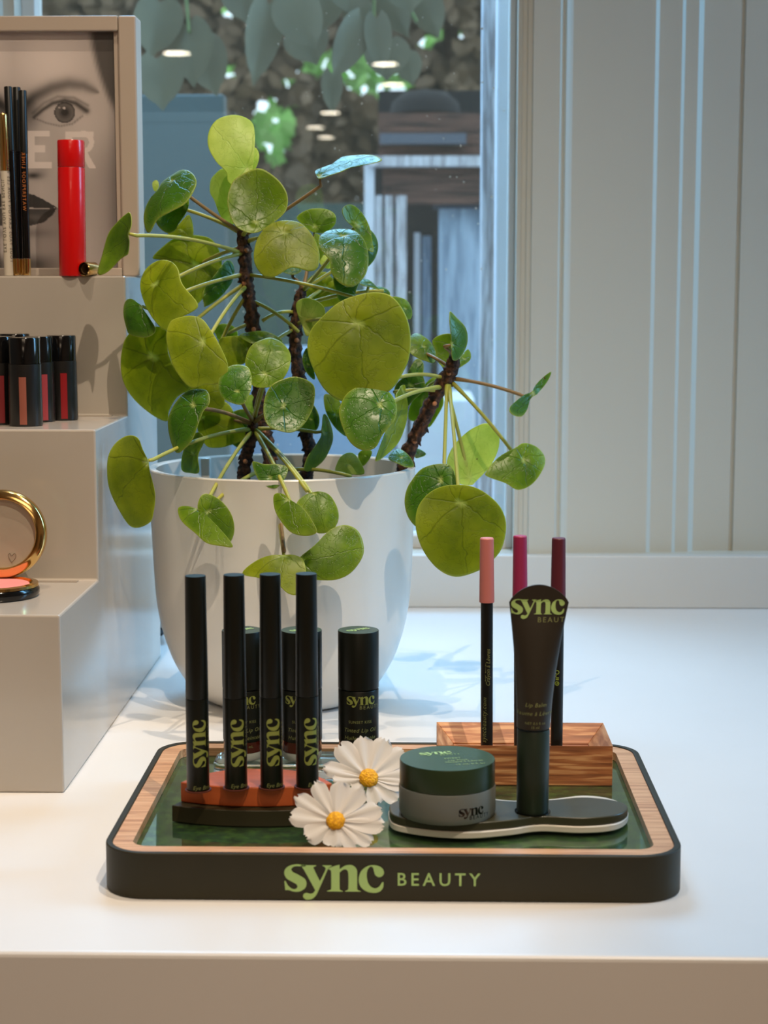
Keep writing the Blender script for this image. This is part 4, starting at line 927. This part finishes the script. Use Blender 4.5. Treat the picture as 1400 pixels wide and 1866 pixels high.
# outline, dY from pot centre, normal, colour, cup, vein centre or None, (stem, node pixel) or None, petiole colour
F_ = (0,-1,.12); U_ = (0,-.75,.66); LU = (-.45,-.75,.45); RU = (.45,-.75,.45); DN = (0,-.85,-.4); LF = (-.6,-.8,.1); RF = (.6,-.8,.1)
LEAVES = [
 (A3([(640,150),(690,80),(790,55),(880,85),(905,160),(900,300),(880,400),(800,460),(750,440),(740,390),(680,330),(635,240)]), -.01,(0.1,-.9,.2),'p',.10,A3([(860,360)])[0],(1,(441,424)),0),
 (A3([(905,250),(930,290),(920,350),(890,395),(870,380),(880,300)]), .005,F_,'p',.1,None,None,0),
 (A3([(710,370),(750,420),(770,470),(750,560),(760,660),(740,700),(700,650),(670,560),(640,510),(640,440),(670,400)]), .01,LF,'p',.12,A3([(740,600)])[0],(1,(441,424)),0),
 (A3([(940,388),(1030,440),(1090,520),(1095,600),(1060,660),(960,740),(880,760),(800,720),(760,640),(750,560),(780,460),(850,410)]), -.03,(0,-.9,.35),'m',-.12,A3([(915,695)])[0],(1,(442,430)),0),
 (A3([(380,370),(440,355),(510,370),(540,410),(530,470),(480,550),(400,610),(320,650),(260,698),(236,690),(245,620),(290,540),(340,490),(350,420)]), -.02,(-.5,-.6,.6),'d',.16,A3([(410,430)])[0],(1,(441,424)),1),
 (A3([(330,440),(345,450),(348,480),(330,505),(315,490),(312,455)]), .03,F_,'p',.1,None,None,0),
 (A3([(480,540),(520,560),(515,620),(460,700),(440,740),(400,755),(350,720),(328,660),(400,610)]), .0,(.1,-.8,.3),'m',-.2,A3([(500,600)])[0],(1,(441,426)),0),
 (A3([(520,640),(545,700),(540,770),(470,760),(420,780),(400,750),(460,700)]), .03,F_,'y',.1,None,None,0),
 (A3([(180,640),(203,640),(205,720),(175,830),(185,870),(130,900),(70,985),(38,990),(40,870),(70,760),(120,690)]), -.065,(-.75,-.6,.2),'m',-.12,A3([(195,755)])[0],(1,(444,463)),0),
 (A4([(250,125),(300,110),(350,95),(380,65),(450,52),(530,52),(570,75),(530,95),(430,115),(370,140),(290,158),(262,155)]), -.02,(-.1,-.45,.88),'d',.05,A4([(270,150)])[0],(1,(446,428)),1),
 (A3([(1080,650),(1160,670),(1230,740),(1275,830),(1270,920),(1220,950),(1120,940),(1020,985),(950,970),(900,900),(905,810),(940,730),(1010,670)]), -.055,(0,-.85,.5),'y',.12,A3([(1072,735)])[0],(1,(452,440)),0),
 (A4([(160,355),(220,320),(300,318),(345,345),(345,390),(300,430),(240,430),(200,400)]), .03,(0,-.9,.2),'m',.1,A4([(250,400)])[0],(2,(553,527)),1),
 (A4([(385,378),(440,395),(490,460),(508,540),(495,610),(440,660),(380,655),(330,610),(320,560),(275,500),(270,440),(310,395)]), -.045,(.1,-.75,.6),'d',.2,A4([(385,432)])[0],(2,(552,530)),0),
 (A4([(372,330),(400,305),(440,315),(490,370),(515,440),(510,540),(480,520),(440,420),(390,370)]), .01,(.5,-.7,.4),'m',-.15,None,(2,(553,527)),0),
 (A4([(500,390),(540,430),(558,490),(540,560),(510,600),(500,540)]), .02,(.75,-.6,.2),'d',.2,None,(2,(553,527)),0),
 (A3([(1060,960),(1115,940),(1175,955),(1150,980),(1110,985)]), .01,U_,'d',.1,None,(2,(553,525)),1),
 (A4([(340,640),(400,630),(470,640),(450,700),(430,750),(370,765),(345,700)]), -.03,(0,-1,-.1),'d',.2,None,None,0),
 (A4([(205,700),(220,650),(290,620),(330,650),(400,720),(380,770),(300,790),(240,790),(210,750)]), .03,F_,'y',.1,A4([(300,690)])[0],(2,(545,560)),0),
 (A4([(175,770),(230,750),(300,790),(300,850),(260,900),(240,925),(215,930),(190,880),(170,820)]), -.005,(-.3,-.8,.1),'p',-.2,None,(2,(545,560)),0),
 (A6([(75,250),(130,180),(230,90),(330,50),(430,35),(520,60),(590,150),(620,260),(615,380),(580,470),(520,560),(430,610),(330,622),(240,625),(150,560),(90,450),(60,345)]), -.085,(0,-.97,.15),'y',.05,A6([(330,205)])[0],(2,(542,590)),0),
 (A6([(390,527),(460,535),(520,580),(548,650),(530,730),(470,800),(430,860),(360,873),(290,830),(245,740),(235,660),(270,580),(330,540)]), -.10,(.05,-.85,.5),'d',.16,A6([(455,640)])[0],(4,(808,705)),0),
 (A6([(530,60),(600,80),(630,140),(625,180),(600,175),(560,110)]), .0,(.5,-.8,.2),'m',.1,None,None,0),
 (A6([(380,50),(430,5),(480,10),(510,45),(450,80)]), .01,U_,'d',.15,None,None,0),
 (A6([(640,530),(625,640),(600,740),(560,850),(500,920),(455,950),(465,880),(500,760),(540,650),(560,580)]), -.06,(.8,-.5,.2),'y',.1,A6([(620,560)])[0],(4,(802,712)),0),
 (A6([(620,280),(660,240),(700,270),(750,330),(765,380),(750,410),(710,405),(660,385),(620,350)]), .0,(.3,-.7,.5),'m',.2,A6([(690,330)])[0],(4,(824,672)),1),
 (A6([(740,300),(790,268),(850,270),(860,340),(860,420),(825,475),(790,440),(760,400),(755,350)]), .01,F_,'m',-.1,A6([(850,330)])[0],(4,(827,650)),1),
 (A6([(850,140),(865,150),(880,170),(930,230),(938,300),(920,370),(890,402),(865,390),(850,310),(840,200)]), -.03,(.75,-.6,.2),'d',.15,A6([(855,320)])[0],(4,(828,650)),1),
 (A6([(860,440),(900,380),(935,340),(950,370),(940,410),(880,445)]), .0,(.3,-.6,.7),'m',.1,None,(4,(828,655)),0),
 (A6([(535,600),(540,540),(600,480),(650,400),(690,420),(690,490),(700,560),(640,620),(600,660),(560,640)]), .03,F_,'d',.1,None,None,0),
 (A6([(610,720),(620,650),(680,560),(740,500),(780,520),(790,560),(800,640),(760,720),(720,770),(690,730),(650,740)]), .035,F_,'m',.1,A6([(700,560)])[0],(4,(815,690)),0),
 (A6([(1345,512),(1340,550),(1300,600),(1270,620),(1250,680),(1210,725),(1150,725),(1135,700),(1160,660),(1230,600),(1270,590),(1300,540)]), -.03,(.5,-.55,.65),'d',-.15,A6([(1270,590)])[0],(4,(826,690)),1),
 (A6([(1020,745),(1070,760),(1097,820),(1090,900),(1050,980),(970,1060),(940,1080),(880,1070),(830,1020),(815,950),(850,870),(920,800),(970,765)]), -.0,(.2,-.95,-.1),'p',-.1,A6([(940,1040)])[0],(4,(812,700)),0),
 (A6([(1190,880),(1240,852),(1310,870),(1355,920),(1350,980),(1290,1070),(1210,1105),(1140,1070),(1040,1030),(1040,1000),(1100,930)]), -.03,(.2,-.85,.4),'m',.1,A6([(1235,945)])[0],(4,(822,695)),0),
 (A6([(620,1060),(680,990),(770,960),(830,970),(860,1050),(860,1100),(750,1140),(690,1180),(650,1250),(640,1298),(600,1250),(585,1180),(595,1110)]), -.095,(-.3,-.85,.4),'d',.12,A6([(780,1050)])[0],(4,(815,695)),0),
 (A6([(900,1083),(980,1100),(1060,1150),(1120,1220),(1142,1310),(1120,1420),(1070,1490),(990,1550),(870,1583),(770,1540),(690,1440),(650,1320),(660,1210),(720,1130),(800,1090)]), -.13,(.05,-.98,.12),'y',.05,A6([(890,1180)])[0],(4,(818,698)),0),
 (A3([(330,890),(400,900),(450,950),(480,1040),(550,1140),(520,1190),(440,1240),(380,1300),(330,1270),(270,1180),(235,1080),(230,1000),(260,930)]), -.055,(-.35,-.85,.3),'y',.14,A3([(320,1040)])[0],(1,(447,460)),0),
 (A3([(310,890),(400,800),(480,760),(570,758),(650,780),(700,850),(712,930),(690,1000),(640,1080),(570,1160),(500,1200),(450,1000),(400,900)]), .03,F_,'y',.06,A3([(560,930)])[0],(1,(445,450)),0),
 (A3([(620,1160),(610,1080),(680,980),(750,900),(790,920),(790,1000),(740,1080),(680,1140),(625,1168)]), .02,(.4,-.8,.2),'d',.15,A3([(790,990)])[0],(1,(450,505)),0),
 (A3([(125,1150),(150,1118),(200,1135),(260,1200),(300,1290),(250,1340),(170,1330),(150,1280)]), -.045,(-.5,-.8,.3),'d',.2,A3([(240,1165)])[0],(1,(447,500)),0),
 (A5([(160,170),(220,115),(300,110),(385,130),(400,260),(450,370),(530,460),(450,520),(400,600),(385,660),(300,620),(200,530),(140,430),(122,330),(135,230)]), -.035,(-.2,-.95,.1),'y',.05,A5([(310,285)])[0],(1,(450,515)),0),
 (A5([(430,60),(520,42),(590,60),(640,120),(700,220),(740,340),(690,425),(600,440),(520,455),(440,360),(400,250),(385,160),(400,90)]), -.075,(-.15,-.9,.3),'y',.12,A5([(600,195)])[0],(1,(450,520)),0),
 (A5([(480,420),(600,400),(690,430),(730,540),(700,590),(600,600),(520,530)]), -.03,F_,'y',.1,None,None,0),
 (A5([(690,450),(710,370),(760,330),(820,325),(870,350),(885,430),(870,500),(830,550),(770,545),(710,510)]), -.085,(-.1,-.85,.5),'d',.14,A5([(803,483)])[0],(3,(461,766)),1),
 (A5([(850,300),(880,220),(950,175),(1000,160),(1060,190),(1110,260),(1105,340),(1060,410),(990,450),(900,445),(860,380)]), -.06,(.05,-.85,.5),'m',.14,A5([(965,380)])[0],(3,(463,764)),0),
 (A5([(695,190),(740,170),(850,170),(880,230),(850,320),(780,335),(740,340),(710,250)]), -.01,F_,'y',.08,A5([(860,240)])[0],(1,(460,600)),0),
 (A5([(660,120),(720,95),(780,110),(805,150),(790,180),(700,190),(680,160)]), .02,F_,'m',.1,A5([(720,165)])[0],(1,(458,590)),0),
 (A5([(815,155),(870,140),(960,138),(1030,160),(1060,190),(940,215),(870,200)]), -.015,U_,'m',.1,None,None,0),
 (A5([(1110,408),(1180,415),(1240,450),(1253,500),(1240,590),(1190,680),(1120,730),(1040,720),(980,690),(955,620),(965,520),(1010,450)]), -.07,(.15,-.92,.3),'d',-.08,A5([(1070,575)])[0],(3,(463,770)),1),
 (A5([(1200,570),(1240,560),(1275,620),(1278,680),(1250,720),(1190,715),(1170,670)]), .0,F_,'d',.1,None,None,0),
 (A5([(400,620),(440,540),(500,470),(580,458),(620,490),(630,550),(600,600),(565,690),(530,760),(480,810),(430,830),(400,760),(390,680)]), -.085,(-.4,-.8,.4),'d',.16,A5([(540,560)])[0],(3,(460,773)),1),
 (A5([(570,690),(620,580),(700,540),(760,570),(800,640),(850,700),(860,760),(760,800),(690,815),(620,800)]), -.02,F_,'y',.05,A5([(600,645)])[0],(3,(460,772)),1),
 (A5([(720,700),(760,620),(820,592),(880,600),(930,660),(940,740),(900,790),(840,820),(770,790)]), .0,F_,'d',.05,A5([(795,730)])[0],None,0),
 (A5([(840,540),(890,505),(910,560),(915,640),(860,600)]), .02,F_,'p',.05,None,None,0),
 (A5([(470,940),(490,830),(530,750),(575,725),(605,770),(575,860),(575,955),(520,960)]), -.045,(-.5,-.8,.1),'m',.1,None,None,0),
 (A5([(45,950),(50,850),(90,780),(160,745),(220,760),(250,830),(290,950),(320,1080),(310,1200),(290,1250),(220,1280),(160,1265),(110,1180),(60,1060)]), -.11,(-.4,-.9,.0),'y',.06,A5([(275,890)])[0],(3,(459,782)),0),
 (A5([(460,1150),(530,1150),(600,1190),(680,1260),(765,1360),(700,1370),(620,1360),(560,1310),(490,1250),(460,1200)]), -.125,(-.2,-.75,.6),'m',.1,A5([(570,1160)])[0],(3,(460,785)),0),
 (A5([(575,1150),(600,1090),(650,1085),(720,1130),(770,1200),(790,1280),(780,1340),(750,1378),(700,1340),(640,1240),(590,1200)]), -.115,(.3,-.9,.1),'m',.1,A5([(635,1185)])[0],(3,(470,860)),0),
 (A5([(1010,1080),(1060,1075),(1120,1120),(1190,1170),(1250,1260),(1255,1300),(1190,1318),(1110,1300),(1050,1230),(1015,1160)]), -.13,(-.2,-.85,.5),'m',.1,A5([(1095,1110)])[0],(3,(464,785)),0),
 (A5([(1150,1130),(1200,1080),(1270,1062),(1340,1085),(1385,1160),(1390,1230),(1350,1290),(1270,1300),(1240,1240),(1190,1170)]), -.115,(.1,-.9,.4),'m',.14,A5([(1250,1075)])[0],(3,(464,782)),0),
 (A5([(890,890),(960,908),(1050,910),(1095,930),(1080,990),(1030,1045),(970,1035),(920,990)]), -.09,(0,-.9,.4),'d',.1,A5([(995,985)])[0],None,0),
 (A7([(715,690),(800,620),(880,540),(960,512),(1030,540),(1060,610),(1055,680),(1000,760),(930,800),(850,805),(770,790),(745,720)]), -.125,(.15,-.9,.35),'m',.1,A7([(735,715)])[0],None,0),
 (A7([(405,750),(500,690),(590,668),(680,668),(730,690),(750,750),(740,820),(700,875),(650,870),(600,830),(500,790)]), -.14,(-.1,-.75,.6),'y',.12,A7([(625,668)])[0],(3,(500,880)),0),
 (A5([(1215,930),(1230,850),(1290,760),(1310,640),(1330,620),(1360,680),(1370,760),(1330,850),(1290,910),(1240,950)]), -.02,(.8,-.5,.1),'m',.1,A5([(1310,720)])[0],(3,(466,782)),0),
 (A6([(160,590),(240,630),(250,740),(280,820),(210,770),(160,680)]), -.01,(.3,-.9,.1),'m',.1,None,None,0),
 (A6([(210,1000),(240,930),(290,905),(330,930),(365,1015),(250,1020)]), -.0,(-.2,-.8,.5),'p',.1,None,None,0),
 (A6([(335,920),(370,890),(410,900),(400,940),(360,980)]), .02,F_,'m',.1,None,None,0),
 (A6([(500,930),(545,880),(590,900),(640,965),(600,980),(540,960)]), -.03,(0,-.6,.8),'d',.1,None,None,0),
 (A6([(640,900),(660,885),(705,915),(650,935)]), .02,(0,-.7,.7),'d',.1,None,None,0),
 (A4([(245,440),(270,445),(305,500),(290,540),(262,570),(250,500)]), .0,F_,'m',.1,None,None,0),
 (A4([(265,560),(310,540),(325,600),(290,600)]), .015,F_,'p',.1,None,None,0),
 (A6([(35,380),(60,340),(90,430),(100,510),(60,480),(38,430)]), -.0,F_,'d',.1,None,None,0),
 (A4([(460,650),(500,655),(545,690),(560,700),(520,695),(470,680)]), -.01,(.2,-.5,.8),'d',.1,None,(2,(545,560)),0),
]
random.seed(11)
for li, (ol, dY, nrm, mk_, cup, vc, node, pc_) in enumerate(LEAVES):
    Yl = Yr + dY
    cx = sum(p[0] for p in ol)/len(ol); cy = sum(p[1] for p in ol)/len(ol)
    C = at_y(cx, cy, Yl); N = Vector(nrm).normalized()
    sm_ = cat(ol, True, 5); RIM = [at_plane(p.x, p.y, C, N) for p in sm_]
    V = at_plane(vc[0], vc[1], C, N) if vc else C.copy()
    size = max((p-C).length for p in RIM); n = len(RIM); K = 9
    e1 = (V-C) if (V-C).length > size*.15 else Vector((0,0,1)); e1 = e1 - N*e1.dot(N); e1.normalize(); e1 = -e1; e2 = N.cross(e1)
    ph = random.uniform(0, 6.28); b = NB(); uvl = b.loops.layers.uv.new('leaf'); rl = b.verts.layers.float.new('rim')
    def disp(p):
        d = p-C; x, y = d.dot(e2)/size, d.dot(e1)/size; r_ = math.hypot(x, y); a = math.atan2(x, y)
        dv = (p-V).length/size
        return N*size*(-cup*1.5*r_*r_ + 0.035*r_*r_*math.sin(3*a+ph) + 0.02*math.sin(5*a+ph*2)*r_**3 - 0.05*math.exp(-(dv/.14)**2)*(1 if cup > 0 else -1))
    rings = [[b.verts.new(V + disp(V))]]; info = {rings[0][0]: (V, 0)}
    for k in range(1, K+1):
        s = (k/K)**0.85 if k < K else 1.0; 
        if k == K-1: s = .965
        row = []
        for p in RIM:
            q = V.lerp(p, s); v = b.verts.new(q + disp(q)); v[rl] = 1.0 if k == K else (0.0 if k < K-1 else 0.25); info[v] = (q, s); row.append(v)
        rings.append(row)
    for k in range(K):
        for j in range(n):
            j2 = (j+1) % n
            f = b.faces.new((rings[0][0], rings[1][j], rings[1][j2])) if k == 0 else b.faces.new((rings[k][j], rings[k+1][j], rings[k+1][j2], rings[k][j2]))
            for lp in f.loops:
                q = info[lp.vert][0]-V; lp[uvl].uv = (q.dot(e2)/size/1.4, q.dot(e1)/size/1.4)
    VP = V + disp(V)
    lf = part('leaf', b, LM[mk_], plant, ang=180)
    so = lf.modifiers.new('thickness', 'SOLIDIFY'); so.thickness = 0.0005; so.offset = 0
    if node:
        k, (nx, ny) = node; S = stem_pt(k, nx, ny)
        if k == 3 and ny > 840: S = at_y(nx, ny, Yr-.03)
        d = VP-S; Lq = d.length
        back = VP - N*0.006
        mid = S.lerp(back, .5) + Vector((0, -0.004, Lq*(.07 if d.z < .02 else -.03)))
        P3 = [S + (mid-S)*0.0] + [ (1-t)**2*S + 2*t*(1-t)*mid + t*t*back for t in [i/9 for i in range(1, 10)]] + [VP - N*0.0005]
        pt_ = part('petiole', tube(NB(), P3, [.0016 if mk_ != 'z' else .001]*2 + [.0013]*(len(P3)-3) + [.0010], 8), M_petr if pc_ else M_pet, lf, ang=180)
        pt_['label'] = 'brownish leaf stalk' if pc_ else 'pale green leaf stalk'
# extra stalks whose leaves are hidden or that cross in the open
for (k, a_, bq, dY, col) in ((1,(447,500),(700,560),-.05,0),(1,(450,545),(545,605),.0,0),(2,(538,600),(470,655),-.01,0),(2,(540,570),(478,585),.0,0),(1,(452,535),(392,650),.01,0),(2,(543,560),(700,530),.0,0),(3,(464,788),(520,900),-.09,1),(3,(466,786),(560,895),-.1,0),(3,(500,860),(518,1005),-.12,1),(3,(505,858),(640,868),-.04,0),(4,(812,690),(720,690),-.05,0),(3,(463,764),(478,705),-.04,0)):
    S = stem_pt(k, *a_); E = at_y(bq[0], bq[1], Yr+dY); mid = S.lerp(E, .5) + Vector((0,-.004,.006))
    P3 = [(1-t)**2*S + 2*t*(1-t)*mid + t*t*E for t in [i/9 for i in range(10)]]
    part('petiole', tube(NB(), P3, .0013, 8), M_petr if col else M_pet, plant, ang=180)

# power cable lying behind the pot
b = NB(); cpts = [at_z(262, 1130, T+.004), at_z(285, 1150, T+.004), at_z(292, 1128, T+.012), at_z(272, 1112, T+.008), at_z(290, 1104, T+.01), at_z(330, 1116, T+.004)]
cs = cat([(p.x, p.y, p.z) for p in cpts], False, 8); tube(b, cs, 0.0032, 10)
for p in b.verts: p.co.z = max(p.co.z, T+0.0003)
cpts = [at_z(276, 1158, T+.004), at_z(296, 1148, T+.010), at_z(280, 1122, T+.004), at_z(330, 1125, T+.004)]
tube(b, cat([(p.x, p.y, p.z) for p in cpts], False, 8), 0.0032, 10)
for v in b.verts: v.co.z = max(v.co.z, T+0.0003)
tag(part('power_cable', b, mat('cable_black', (18,20,26), 0.35), None, loc=(cpts[0].x, cpts[0].y, T)), 'black power cable bunched on the counter behind the white pot', 'cable')

# ================================================================ OUTDOORS, THROUGH THE WINDOW
M_weather = wood('weathered_wood', (140,136,140), (206,208,216), (60,60,5), 3, 0.8)
M_dkwood = wood('dark_stained_wood', (48,34,30), (112,78,66), (3,20,40), 3, 0.8)
M_whitepaint = mat('white_outdoor_paint', (206,210,220), 0.6, var=0.05, scale=20)
M_bluegrey = wood('blue_grey_boards', (122,140,160), (170,188,208), (30,30,3), 3, 0.7)
M_teal = mat('teal_board', (60,76,78), 0.7, var=0.12, scale=4)
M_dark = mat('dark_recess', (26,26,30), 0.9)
M_deck = mat('garden_paving', (140,146,150), 0.9, var=0.1, scale=5)
struct('ground_outside', bx(-3.5, 3.5, YW+0.12, 9.0, -0.05, 0.0), M_deck, smooth=False)['label'] = 'grey paving outside the window'
def pbox(name, x0, x1, ytop, ybot, Y, depth, m, label, catg, zbot=None, group=None):
    a = at_y(x0, ytop, Y); c = at_y(x1, ytop, Y); zb = at_y(x0, ybot, Y).z if zbot is None else zbot
    o = part(name, bx(a.x, c.x, Y, Y+depth, zb, a.z), m, None, loc=((a.x+c.x)/2, Y+depth/2, zb), smooth=False, bevel=0.003); return tag(o, label, catg, group)
# posts close outside the glass
pbox('weathered_post', 882, 907, -260, 0, 1.86, .05, M_weather, 'weathered grey wooden post just outside the right edge of the window', 'post', 0.0)
pbox('white_post', 909, 947, -260, 0, 1.78, .04, M_whitepaint, 'white painted post between the weathered post and the window frame', 'post', 0.0)
# shed with open front
Ys = 3.6
shed = thing('garden_shed', (X(785,Ys), Ys, 0), 'dark wooden shed with pale posts, seen through the right of the window', 'shed')
def sp_(nm, x0, x1, y0, y1_, dY, dep, m, lb=None):
    a = at_y(x0, y0, Ys+dY); c_ = at_y(x1, y0, Ys+dY); zb = at_y(x0, y1_, Ys+dY).z if y1_ is not None else 0.0
    o = part(nm, bx(a.x, c_.x, Ys+dY, Ys+dY+dep, zb, a.z), m, shed, smooth=False)
    if lb: o['label'] = lb
sp_('beam', 672, 1010, 284, 303, -.04, .05, M_weather, 'pale grey cross beam')
sp_('boarding', 697, 1010, 303, 372, 0, .03, M_dkwood, 'reddish brown boards')
sp_('boarding', 690, 1010, 206, 284, .02, .03, M_dkwood, 'reddish brown boards above the beam')
sp_('rail', 692, 850, 243, 262, -.03, .04, mat('slate_rail', (84,88,100), .6), 'slate coloured rail')
sp_('post', 664, 682, 300, None, -.02, .05, M_whitepaint, 'pale blue corner post')
for x0, x1 in ((684,697),(702,716),(722,741)): sp_('slat', x0, x1, 356, None, -.01, .03, M_weather)
sp_('back_panel', 664, 1010, 303, None, .30, .02, M_dark, 'dark interior')  # near-black sheet stands in for the shade inside the shed
sp_('slat', 755, 766, 424, None, .12, .03, M_whitepaint); sp_('slat', 770, 786, 430, None, .14, .03, M_bluegrey)
sp_('door_panel', 800, 1010, 380, None, .05, .03, M_bluegrey, 'blue grey door')
sp_('lintel', 790, 1010, 366, 380, .04, .05, mat('slate_lintel', (74,80,96), .7))
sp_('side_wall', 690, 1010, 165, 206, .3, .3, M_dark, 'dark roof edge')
# rounded dark roof dome on top
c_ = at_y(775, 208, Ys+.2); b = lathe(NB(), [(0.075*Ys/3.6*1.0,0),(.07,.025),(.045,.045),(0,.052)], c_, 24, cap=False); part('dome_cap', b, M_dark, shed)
# pale furniture low outside
pbox('garden_bench', 750, 866, 728, 0, 2.9, .25, M_whitepaint, 'white slatted bench back low outside the window, behind the leaning stem', 'bench', 0.0)
pbox('teal_screen', 150, 408, 172, 0, 2.6, .04, M_teal, 'tall teal screen outside the left half of the window', 'screen', 0.0)
pbox('garden_wall', -900, 1500, 372, 0, 5.6, .1, mat('green_grey_wall', (52,74,72), .9, var=.25, scale=3), 'dim green grey garden wall behind the plants', 'garden wall', 0.0)
pbox('low_planter', 150, 720, 640, 0, 2.9, .3, mat('pale_blue_planter', (112,140,170), .6, var=.06, scale=6), 'blue grey planter box low outside behind the pot', 'planter', 0.0)
# trees beyond: dense leaves with gaps where the sky shines through
GAPS = [(330,60,20,16),(318,100,14,12),(410,130,34,18),(355,215,44,26),(300,205,26,24),(500,245,48,70),(585,122,42,26),(660,110,60,34),(705,160,50,26),(790,190,46,22),(640,150,24,18),(530,150,16,14),(430,20,24,20),(780,80,22,20),(820,60,26,22),(600,10,16,10),(650,5,20,10),(740,190,28,18),(565,375,24,24)]
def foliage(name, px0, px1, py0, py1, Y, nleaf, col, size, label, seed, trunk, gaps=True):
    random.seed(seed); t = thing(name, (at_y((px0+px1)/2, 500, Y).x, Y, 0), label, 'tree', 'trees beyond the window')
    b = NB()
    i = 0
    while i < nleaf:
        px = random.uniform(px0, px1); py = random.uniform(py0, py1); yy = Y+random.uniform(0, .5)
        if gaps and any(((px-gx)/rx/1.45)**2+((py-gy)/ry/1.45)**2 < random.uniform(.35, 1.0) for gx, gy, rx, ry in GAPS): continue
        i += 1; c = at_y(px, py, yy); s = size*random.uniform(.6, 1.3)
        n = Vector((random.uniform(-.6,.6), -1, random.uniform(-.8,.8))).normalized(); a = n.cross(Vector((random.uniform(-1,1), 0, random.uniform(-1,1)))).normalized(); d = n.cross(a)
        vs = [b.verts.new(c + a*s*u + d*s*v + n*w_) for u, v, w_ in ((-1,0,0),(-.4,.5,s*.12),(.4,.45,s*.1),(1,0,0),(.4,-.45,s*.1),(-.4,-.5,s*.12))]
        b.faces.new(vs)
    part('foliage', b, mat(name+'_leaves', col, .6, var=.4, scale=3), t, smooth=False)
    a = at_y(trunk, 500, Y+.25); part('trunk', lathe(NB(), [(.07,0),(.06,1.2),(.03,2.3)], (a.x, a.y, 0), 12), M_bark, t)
foliage('leafy_tree', -60, 560, -160, 400, 6.2, 5200, (88,70,48), .04, 'dark leafy tree beyond the teal screen with sky showing through', 21, 200)  # leaf colour browned to carry the warm haze of the window
foliage('leafy_tree', 420, 1000, -160, 400, 6.9, 5200, (92,74,52), .042, 'dark leafy tree beyond the shed with sky showing through', 22, 820)  # browned likewise, the haze is put into the leaf colour
foliage('bright_shrub', 280, 880, -20, 330, 7.9, 900, (150,200,110), .05, 'bright light green shrub lit by the sky behind the dark trees', 23, 560, False)
# vine hanging close outside the glass with big dull leaves
random.seed(9)
vine = thing('hanging_vine', at_y(660, -120, 2.15), 'hanging vine with large dull grey green leaves just outside the top of the window', 'vine')
M_vine = mat('vine_leaf', (104,98,76), .5, var=.12, scale=20); M_vstem = mat('vine_stem', (110,130,80), .6)
def vleaf(cx, cy, w_, h_, rot, Y):
    C = at_y(cx, cy, Y); s = pxm(C); b = NB(); K = 18; ctr = None; pts = []
    for k in range(K):
        t_ = 2*math.pi*k/K; x = math.sin(t_)*(1-.25*math.cos(t_)*-1)*.5; y = math.cos(t_)*.5 - (.18 if abs(t_) < .01 or k == 0 else 0)
        if k == K//2: y -= .12
        pts.append((x*w_, y*h_))
    ca, sa = math.cos(rot), math.sin(rot); V = [b.verts.new(C + Vector(((x*ca-y*sa)*s, abs(x)*s*.35, (x*sa+y*ca)*s))) for x, y in pts]
    cv = b.verts.new(C + Vector((0, -.002, 0)))
    for k in range(K): b.faces.new((cv, V[k], V[(k+1)%K]))
    part('leaf', b, M_vine, vine, ang=180)
for a in ((345,85,85,120,.1),(285,40,90,110,-.2),(290,140,90,100,.1),(375,110,80,110,.3),(545,30,90,110,.5),(590,10,70,90,-.3),(560,75,85,75,.4),(640,75,62,130,-.45),(655,30,60,70,.2),(716,15,60,100,.5),(690,70,50,110,.1),(705,100,85,75,.0),(780,20,65,85,.4),(605,160,40,80,.0),(745,120,50,60,.2),(480,60,70,160,-.2),(640,-20,90,80,0),(740,-25,90,80,.2),(560,-25,90,80,.1),(440,-10,80,90,.2)):
    vleaf(*a, 2.15+random.uniform(-.08,.12))
b = NB()
for pts in ([(680,-140),(682,0),(681,60),(683,120)],[(560,-140),(520,0),(505,80),(480,130)],[(330,-140),(340,0),(345,60)],[(760,-140),(740,-20),(760,40)]):
    cs = [at_y(x, y, 2.16) for x, y in pts]; tube(b, cat([(p.x,p.y,p.z) for p in cs], False, 5), .0022, 6)
part('stem', b, M_vstem, vine, ang=180)
# pergola beam that the vine hangs from
a = at_y(-200, -150, 2.12); c_ = at_y(1300, -150, 2.12)
tag(part('pergola_beam', bx(a.x, c_.x, 2.13, 2.2, a.z, a.z+.08), M_weather, None, loc=((a.x+c_.x)/2, 2.15, a.z), smooth=False), 'grey timber beam outside above the window', 'beam')
